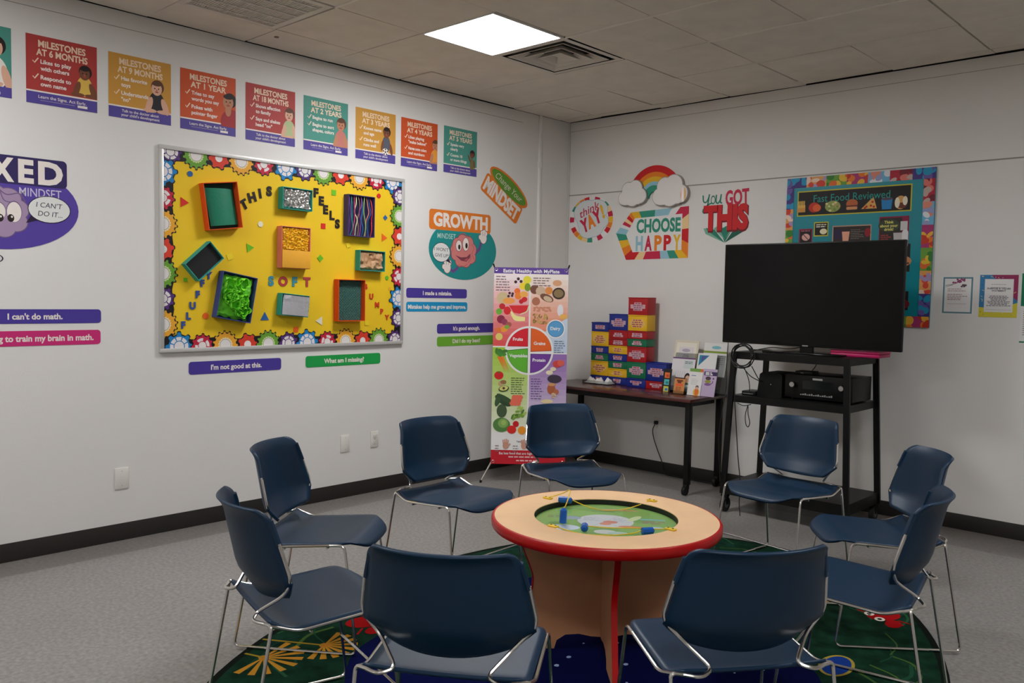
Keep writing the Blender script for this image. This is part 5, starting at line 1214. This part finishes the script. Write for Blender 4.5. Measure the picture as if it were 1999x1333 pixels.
# ------------------------------------------------------------------ rug
def rug():
    ang = math.radians(-82.3)                      # long axis, measured from +x
    rx, ry = 1.87, 1.285
    t = thing('rug', 'large oval dark green and blue rug with nature pictures under the chairs', 'rug', (2.835, -3.13, 0), ang - PI)
    RG = mat('rug_edge', (20, 26, 22), .95, spec=.05); b = MB(); n = 96
    pts = [(rx * math.cos(2 * PI * k / n), ry * math.sin(2 * PI * k / n)) for k in range(n)]
    b.prism(pts, lambda u, v: (u, v, 0), lambda u, v: (u * .997, v * .997, .008), RG); b.build('backing', t)
    m = mat('rug_green', (20, 50, 36), .95, spec=.05, noise=.45, nscale=14, bump=.25)
    b = MB(); b.prism([(u * .982, v * .974) for u, v in pts], lambda u, v: (u, v, .008), lambda u, v: (u, v, .0085), m, bottom=False); b.build('pile', t)
    class FA(Art):
        def P(s, u, v): return (u, v, .0086 + s.base + s.z * s.H)
    c, d = math.cos(ang - PI), math.sin(ang - PI)
    def L(x, y): x -= 2.835; y += 3.13; return (c * x + d * y, -d * x + c * y)
    def R(r, g, bl): return mat('rug_%02x%02x%02x' % (r, g, bl), (r, g, bl), .95, spec=.05, bump=.2, nscale=300)
    a = FA(0)
    # night blue centre
    bp = []
    for k in range(60):
        an = 2 * PI * k / 60; rr = 1 + .10 * math.sin(3 * an + .6) + .05 * math.sin(7 * an); bp.append((1.17 * rr * math.cos(an), .80 * rr * math.sin(an)))
    a.poly(bp, R(5, 11, 60)); a.build('blue_field', t)
    a = FA(.0002); rr = random.Random(4); st = R(160, 180, 220)
    for k in range(50):
        q = rr.uniform(0, 2 * PI); w = math.sqrt(rr.random()); s_ = rr.choice((.006, .008, .012)); a.ell(1.0 * w * math.cos(q), .7 * w * math.sin(q), s_, s_ * .8, st, n=8)
    a.build('speck_pattern', t)
    # golden seed-head fans with stems
    gold = R(190, 136, 44)
    def fan(x, y, dirn, r0, r1, n_, spread, stem):
        a = FA(.0014)
        for k in range(n_):
            an = dirn + spread * (k / (n_ - 1) - .5); p, q = (x + r0 * math.cos(an), y + r0 * math.sin(an)), (x + r1 * math.cos(an), y + r1 * math.sin(an)); nx, ny = -math.sin(an), math.cos(an)
            a.poly([L(p[0] - nx * .004, p[1] - ny * .004), L(q[0] - nx * .014, q[1] - ny * .014), L(q[0] + nx * .014, q[1] + ny * .014), L(p[0] + nx * .004, p[1] + ny * .004)], gold)
        a.ell(*L(x, y), .02, .02, R(190, 120, 40)); a.stroke([L(x, y), L(*stem)], .012, R(150, 130, 40)); a.build('seed_head', t)
    fan(1.99, -4.205, .35, .02, .155, 9, 3.15, (1.905, -4.238)); fan(2.055, -3.968, .52, .02, .135, 9, 3.05, (1.83, -4.115)); fan(3.19, -1.87, -.5, .02, .15, 8, 2.8, (3.0, -1.75)); fan(1.80, -3.2, 1.2, .02, .15, 9, 3.0, (1.65, -3.35))
    # leaves and blades
    a = FA(.0003)
    for k in range(70):
        q = rr.uniform(0, 2 * PI); w = rr.uniform(.8, .95); u, v = rx * w * math.cos(q), ry * w * math.sin(q); an = q + rr.uniform(.6, 2.0); l = rr.uniform(.12, .32)
        a.curve([(u, v), (u + l * .5 * math.cos(an), v + l * .5 * math.sin(an)), (u + l * math.cos(an + .3), v + l * math.sin(an + .3))], rr.uniform(.006, .016), R(*rr.choice(((30, 72, 50), (40, 86, 56), (26, 64, 56), (70, 100, 46)))), 4)
    a.build('grass_pattern', t)
    # red beetles
    for (x, y, an) in ((1.97, -3.70, -.5), (3.553, -1.938, 2.61)):
        a = FA(.0016); red = R(160, 16, 20); cz, sz = math.cos(an), math.sin(an)
        def W(u, v): return L(x + cz * u - sz * v, y + sz * u + cz * v)
        a.ell(*W(0, 0), .085, .06, red, an); a.ell(*W(.1, .03), .05, .035, red); a.ell(*W(-.1, .03), .05, .035, red); a.up()
        for s in (-.035, .035): a.ell(*W(s, .05), .026, .022, R(230, 226, 210))
        for s in (-1, 1):
            for k in range(3): a.stroke([W(s * .07, -.02 + .03 * k), W(s * .13, -.05 + .05 * k)], .01, red)
        a.up()
        for s in (-.035, .035): a.ell(*W(s, .05), .012, .010, R(24, 20, 20))
        a.build('red_beetle', t)
    a = FA(.0016)
    for (x, y, s_, m_) in ((3.62, -2.63, .09, R(24, 60, 140)), (3.80, -3.0, .1, R(24, 60, 140)), (1.9, -2.9, .1, R(24, 60, 140))):
        a.ell(*L(x, y), s_ * 1.25, s_ * .72, R(170, 150, 60)); a.up(); a.ell(*L(x, y), s_ * 1.1, s_ * .58, m_)
    a.build('pond_pattern', t)
rug()

# ------------------------------------------------------------------ round activity table
TC = (2.865, -3.165); TH = .56; TR = .466; HR = .292
fx = math.atan2(CAM.y - TC[1], CAM.x - TC[0])
t = thing('activity_table', 'round child-height activity table with maple top and red edge on the rug', 'table', (TC[0], TC[1], .0095), fx + math.radians(8))
BT = TH - .0095
MAPLE = mat('maple_laminate', (242, 200, 154), .38, spec=.4, noise=.05, nscale=7.0); REDE = mat('red_edge_band', (188, 12, 10), .3)
MAPD = mat('maple_panel', (204, 146, 104), .45, noise=.05, nscale=7.0)
b = MB(); b.lathe([(HR, BT - .045), (HR, BT - .001), (HR + .002, BT), (TR - .012, BT)], MAPLE, 96); b.build('tabletop', t)
b = MB(); b.lathe([(TR - .012, BT), (TR - .004, BT - .001), (TR, BT - .006), (TR + .001, BT - .018), (TR, BT - .034), (TR - .006, BT - .042), (TR - .02, BT - .045), (HR + .004, BT - .045)], REDE, 96); b.build('edge_band', t)
b = MB(); b.lathe([(HR - .0005, BT - .004), (HR - .0005, BT - .026)], mat('recess_black', (18, 16, 16), .5), 96); b.lathe([(0.0001, BT - .026), (HR, BT - .026)], BLKP, 64); b.build('recess_wall', t)
def half(z):        # wavy outline of the base panels
    z = z / BT
    return .335 + .012 * math.sin(z * 9.0) + (.045 * max(0, 1 - z / .16)) - .03 * max(0, min(1, (z - .15) / .3)) + .055 * max(0, (z - .55) / .45)
for k, (rz, ct) in enumerate(((0, 0), (PI / 2, 1))):
    b = MB(); n = 26; zs = [i / n * (BT - .046) for i in range(n + 1)]; th = .0105
    out = [(half(z), z) for z in zs]
    arch = [(.20, 0), (.19, .035), (.155, .058), (.10, .062), (.05, .052), (.02, .05)]
    poly = [(p[0], p[1]) for p in arch[::-1]] + [] 
    right = [(.02, .05), (.05, .052), (.10, .062), (.155, .058), (.19, .035), (.20, 0)] + out
    left = [(-x, z) for x, z in right[::-1]]
    full = right + left
    c_, s_ = math.cos(rz), math.sin(rz)
    def mp(off):
        return lambda u, v: (c_ * u - s_ * off, s_ * u + c_ * off, v)
    b.prism(full, mp(-th), mp(th), MAPD); b.build('base_panel', t)
    for sg in (1, -1):
        b = MB(); vs = []
        for x, z in out: vs += [(c_ * sg * (x + .002) - s_ * o_, s_ * sg * (x + .002) + c_ * o_, z) for o_ in (-th - .0012, th + .0012)]
        for x, z in out: vs += [(c_ * sg * (x - .004) - s_ * o_, s_ * sg * (x - .004) + c_ * o_, z) for o_ in (-th - .0012, th + .0012)]
        N_ = 2 * len(out); fs = [(2 * i, 2 * i + 1, 2 * i + 3, 2 * i + 2) for i in range(n)] + [(N_ + 2 * i, 2 * i, 2 * i + 2, N_ + 2 * i + 2) for i in range(n)] + [(2 * i + 1, N_ + 2 * i + 1, N_ + 2 * i + 3, 2 * i + 3) for i in range(n)]
        b.add(vs, fs, REDE, True); b.build('red_trim', t)
# printed play disc under the clear cover
class TA(Art):
    def P(s, u, v):
        an = s.rot; c, d = math.cos(an), math.sin(an); return (c * u - d * v, d * u + c * v, BT - .0255 + s.base + s.z * s.H)
TA.rot = PI / 2 - math.radians(8)      # print faces the viewer side: local v points away from the front
a = TA(.0004)
a.ell(0, 0, HR - .003, HR - .003, ink(128, 178, 88), n=64).up()
rr = random.Random(21)
for k in range(8): a.ell(rr.uniform(-.2, .2), rr.uniform(-.2, .2), rr.uniform(.05, .1), rr.uniform(.03, .06), (ink(120, 170, 80), ink(140, 188, 96), ink(112, 166, 84))[k % 3])
a.up(); a.ell(.0, .01, .115, .105, ink(206, 212, 216), n=40).up()
for k in range(6): a.stroke([(0, .01), (.108 * math.cos(k * PI / 3), .01 + .1 * math.sin(k * PI / 3))], .003, ink(180, 190, 200))
a.ell(.02, .0, .03, .022, ink(206, 130, 110)); a.ell(.0, -.03, .024, .02, ink(214, 140, 116)); a.lines(-.09, .06, -.02, 4, .014, .005, ink(160, 170, 190), 3); a.lines(.03, .06, .09, 4, .014, .005, ink(160, 170, 190), 4)
a.text('HEALTHY EATING', -.01, .165, .016, ink(90, 120, 60), bold=.01, w=.10)
a.rect(.14, .055, .245, .075, ink(120, 190, 190)); a.lines(.15, .03, .25, 2, .022, .012, ink(160, 110, 110), 6); a.ell(.12, .07, .018, .05, ink(206, 226, 170), -.5); a.ell(.1, -.06, .05, .014, ink(206, 120, 90)); a.ell(.0, -.15, .045, .03, ink(210, 216, 214)); a.ell(.05, -.16, .04, .022, ink(180, 210, 206)); a.ell(-.16, -.11, .06, .04, ink(206, 222, 236)); a.ell(-.19, -.05, .04, .02, ink(90, 150, 70)); a.lines(-.24, .06, -.13, 2, .02, .008, ink(100, 110, 80), 9); a.ell(-.14, .04, .04, .026, ink(150, 170, 190)); a.ell(.06, .2, .08, .012, ink(206, 160, 110)); a.ell(.2, -.06, .03, .02, ink(170, 200, 206)); a.lines(.14, -.1, .22, 2, .02, .006, ink(150, 150, 150), 12)
a.build('play_picture', t)
GLS = clear('clear_cover', (252, 252, 252), tint=.97)
b = MB(); b.lathe([(0.0001, BT - .018), (HR - .001, BT - .018)], GLS, 64); b.build('clear_cover', t)

# magnetic wands on yellow cords (world positions: v towards the viewer side, w to its right)
vd = Vector((math.cos(fx), math.sin(fx), 0)); wd = Vector((-math.sin(fx), math.cos(fx), 0))
def TP(v, w, z=0.0): return Vector((TC[0], TC[1], TH + z)) + vd * v + wd * w
YCORD = mat('yellow_cord', (236, 196, 30), .5); BWAND = mat('blue_plastic', (24, 92, 182), .3)
def wand(label, p, axis, anchors, cords, L=.06):
    p = Vector(p); ax = Vector(axis).normalized()
    t = thing('magnet_wand', label, 'magnetic wand', p, group='magnetic wands on the activity table'); b = MB()
    b.cyl(-ax * L / 2, ax * L * .36, .0145, BWAND, seg=8); b.cyl(ax * L * .36, ax * L / 2, .0145, BWAND, .006, seg=8); b.build('handle', t)
    for pts in cords:
        b = MB(); b.tube(spline([Vector(q) - p for q in pts], 6), .0022, YCORD, 6); b.build('cord', t)
    for q in anchors:
        b = MB(); q = Vector(q) - p; b.box((q.x - .022, q.y - .011, q.z), (q.x + .022, q.y + .011, q.z + .007), YCORD, .003)
        for s in (-1, 1): b.cyl((q.x + s * .011, q.y, q.z + .007), (q.x + s * .011, q.y, q.z + .0085), .004, mat('screw_dark', (60, 50, 30), .5), seg=8)
        b.build('anchor', t)
A1, A2, A3, A4 = TP(-.247, -.255), TP(-.29, .20), TP(.205, -.20), TP(.165, .25)
zr = -.018
w1 = TP(-.215, -.175, .006); w2 = TP(.085, -.168, zr + .034); w3 = TP(.190, -.08, zr + .018); w4 = TP(.165, .165, -.008)
wand('blue wand lying over the far left rim of the table recess', w1, wd * 1 + vd * .15, [A2], [[w1 + wd * .03, TP(-.19, -.08, -.012), TP(-.175, .0, -.022), TP(-.2, .09, -.016), A2 + Vector((0, 0, .004))]])
wand('blue wand standing upright on the table picture at left', w2, (0.05, 0, 1), [A1], [[w2 + Vector((0, 0, .03)), TP(.0, -.164, .035), TP(-.12, -.155, .052), TP(-.19, -.158, .056), TP(-.225, -.19, .032), A1 + Vector((0, 0, .004))]])
wand('small blue wand end-on near the front rim of the recess', w3, vd, [A4], [[w3 + wd * .012 + vd * -.02, TP(.155, .02, zr + .012), TP(.15, .12, zr + .014), TP(.15, .2, -.004), A4 + Vector((0, 0, .004))]], .045)
wand('blue wand lying near the right front of the recess', w4, wd * 1 - vd * .4, [A3], [[w4 - wd * .025, TP(.215, .1, zr + .01), TP(.245, .0, zr + .006), TP(.235, -.1, -.012), A3 + Vector((0, 0, .004))]], .05)

# ------------------------------------------------------------------ stacking chairs
NAVY = mat('navy_plastic', (13, 45, 71), .42, spec=.36, bump=.03, nscale=500)
NAVY2 = NAVY
def back_half(z):
    if z < .562: return .172 + (.238 - .172) * ((z - .505) / .057) ** .9
    if z < .745: return .238 + (.206 - .238) * (z - .562) / .183
    f = (z - .745) / .044; return .206 - .034 * (1 - math.sqrt(max(0, 1 - f * f)))
def back_pt(s, z):
    hw = back_half(z); ye = -.142 + (-.065) * max(-.25, min(1.15, (z - .562) / .227))
    ref = hw if z < .745 else .206
    sag = .078 if z > .58 else .078 - .016 * (.58 - z) / .075
    y = ye - sag * (1 - (abs(s) * hw / ref) ** 2.2) * (ref / .22)
    zz = z - (.020 * (1 - s * s) * (.58 - z) / .075 if z < .58 else 0)
    if z > .75: y -= .012 * ((z - .75) / .039) ** 2
    return (s * hw, y, zz)
def seat_edge(y):
    if y > .17: f = (y - .17) / .08; return .436 - .036 * f ** 1.6
    if y > -.12: return .416 + .020 * (y + .12) / .29
    f = (-.12 - y) / .082; return .416 + .033 * f * f * (1.7 - .7 * f)
def seat_pt(s, v):
    # v 0 front .. 1 rear
    y = .252 - .454 * v
    if y > .165: f = (y - .165) / .085; hw = .228 - .030 * f ** 2
    elif y > -.12: hw = .228
    else: f = (-.12 - y) / .082; hw = .228 - .010 * f
    y -= .062 * abs(s) ** 4.5 * max(0, (y - .06) / .19) ** 1.5
    z = seat_edge(y) + .004 - .007 * (1 - s * s) * min(1, max(0, (.2 - y) / .1))
    return (s * hw, y, z)
def build_chair():
    t = thing('stacking_chair', 'x', 'chair', (0, 0, 0), group='navy stacking chairs around the activity table')
    b = MB(); b.grid(lambda u, v: seat_pt(-1 + 2 * u, v), 20, 26, NAVY); b.build('seat', t, solid=.010)
    b = MB(); zs = [.505, .515, .53, .545, .562, .58, .61, .64, .67, .70, .725, .745, .758, .77, .778, .784, .788, .789]
    vs = [back_pt(-1 + 2 * i / 20, z) for z in zs for i in range(21)]
    b.add(vs, [(j * 21 + i, j * 21 + i + 1, (j + 1) * 21 + i + 1, (j + 1) * 21 + i) for j in range(len(zs) - 1) for i in range(20)], NAVY, True)
    b.build('backrest', t, solid=.011)
    r = .0056
    for s in (-1, 1):
        E = lambda z, o=.0072: Vector((s * (back_half(z) + o), back_pt(s, z)[1] + .001, z))
        # plastic sleeve that hooks over the upright
        b = MB(); b.tube([E(.757, -.003), E(.735, -.001), E(.70, .002), E(.682, .003)], .0088, NAVY, 8); b.build('sleeve', t)
        F_ = Vector((s * .232, .171, .436)); Rb = Vector((s * .235, -.203, .448)); f0 = Vector((s * .254, .231, .0062)); r0 = Vector((s * .252, -.28, .0062))
        midleg = lambda p, q: p + (q - p) * .5
        up = fillet([E(.69), E(.575), Vector((s * .185, -.150, .515)), Vector((s * .122, -.214, .456)), Vector((s * .165, -.240, .448)), Rb + Vector((-s * .03, -.012, 0))], .03, 5)
        b = MB(); b.tube(up, r, CHR); b.build('back_support', t)
        rl = fillet([Rb + Vector((-s * .03, -.012, 0)), Rb + Vector((s * .002, 0, .001)), midleg(Rb, r0), r0, Vector((s * .253, -.15, .0062))], .028, 5)
        b = MB(); b.tube(rl, r, CHR); b.build('leg', t)
        b = MB(); b.tube([Vector((s * .253, -.15, .0062)), Vector((s * .254, .12, .0062))], r, CHR); b.build('runner', t)
        fl = fillet([Vector((s * .254, .12, .0062)), f0, midleg(f0, F_), F_, F_ + Vector((s * .001, -.06, -.0035))], .028, 5)
        b = MB(); b.tube(fl, r, CHR); b.build('leg', t)
        rail = fillet([F_ + Vector((s * .001, -.06, -.0035)), Vector((s * .2365, -.122, .4165)), Rb + Vector((-s * .003, -.002, -.001))], .03, 5)
        b = MB(); b.tube(rail, r, CHR); b.build('seat_rail', t)
    b = MB(); q = lambda s: Vector((s * (.254 - .022 * .17 / .43), .231 - .06 * .17 / .43, .17)); b.tube([q(-1), q(1)], .0045, CHR); b.tube([Vector((-.235, .10, .422)), Vector((.235, .10, .422))], .0045, CHR); b.tube([Vector((-.237, -.08, .408)), Vector((.237, -.08, .408))], .0045, CHR); b.build('cross_bar', t)
    return t
CH = [
 (2.547, -4.359, -13.8, 'navy chair seen side-on at far left, the left one of the nearest four'),
 (1.897, -3.871, -53.6, 'navy chair facing right in front of the bare left wall'),
 (1.829, -3.023, -87.3, 'navy chair in front of the wall outlet, left of the banner'),
 (1.874, -2.153, -115.0, 'navy chair standing directly in front of the banner'),
 (2.876, -1.619, 172.1, 'navy chair standing in front of the television cart'),
 (3.559, -2.115, 129.2, 'navy chair at right whose seat shows behind the nearer right-hand chair'),
 (3.783, -2.872, 100.4, 'rightmost navy chair seen from behind its curved back, near the rug edge'),
 (3.202, -4.292, 33.2, 'nearest navy chair with its back to the viewer, left of the table base'),
 (3.706, -3.714, 54.5, 'nearest navy chair with its back to the viewer, right of the table base')]
c0 = build_chair()
def rugz(x, y): return .0
for k, (x, y, a_, lab) in enumerate(CH):
    z = .0098
    if k == 0: c0.location = (x, y, z); c0.rotation_euler = (0, 0, math.radians(a_)); c0['label'] = lab
    else: dup(c0, (x, y, z), math.radians(a_), lab)
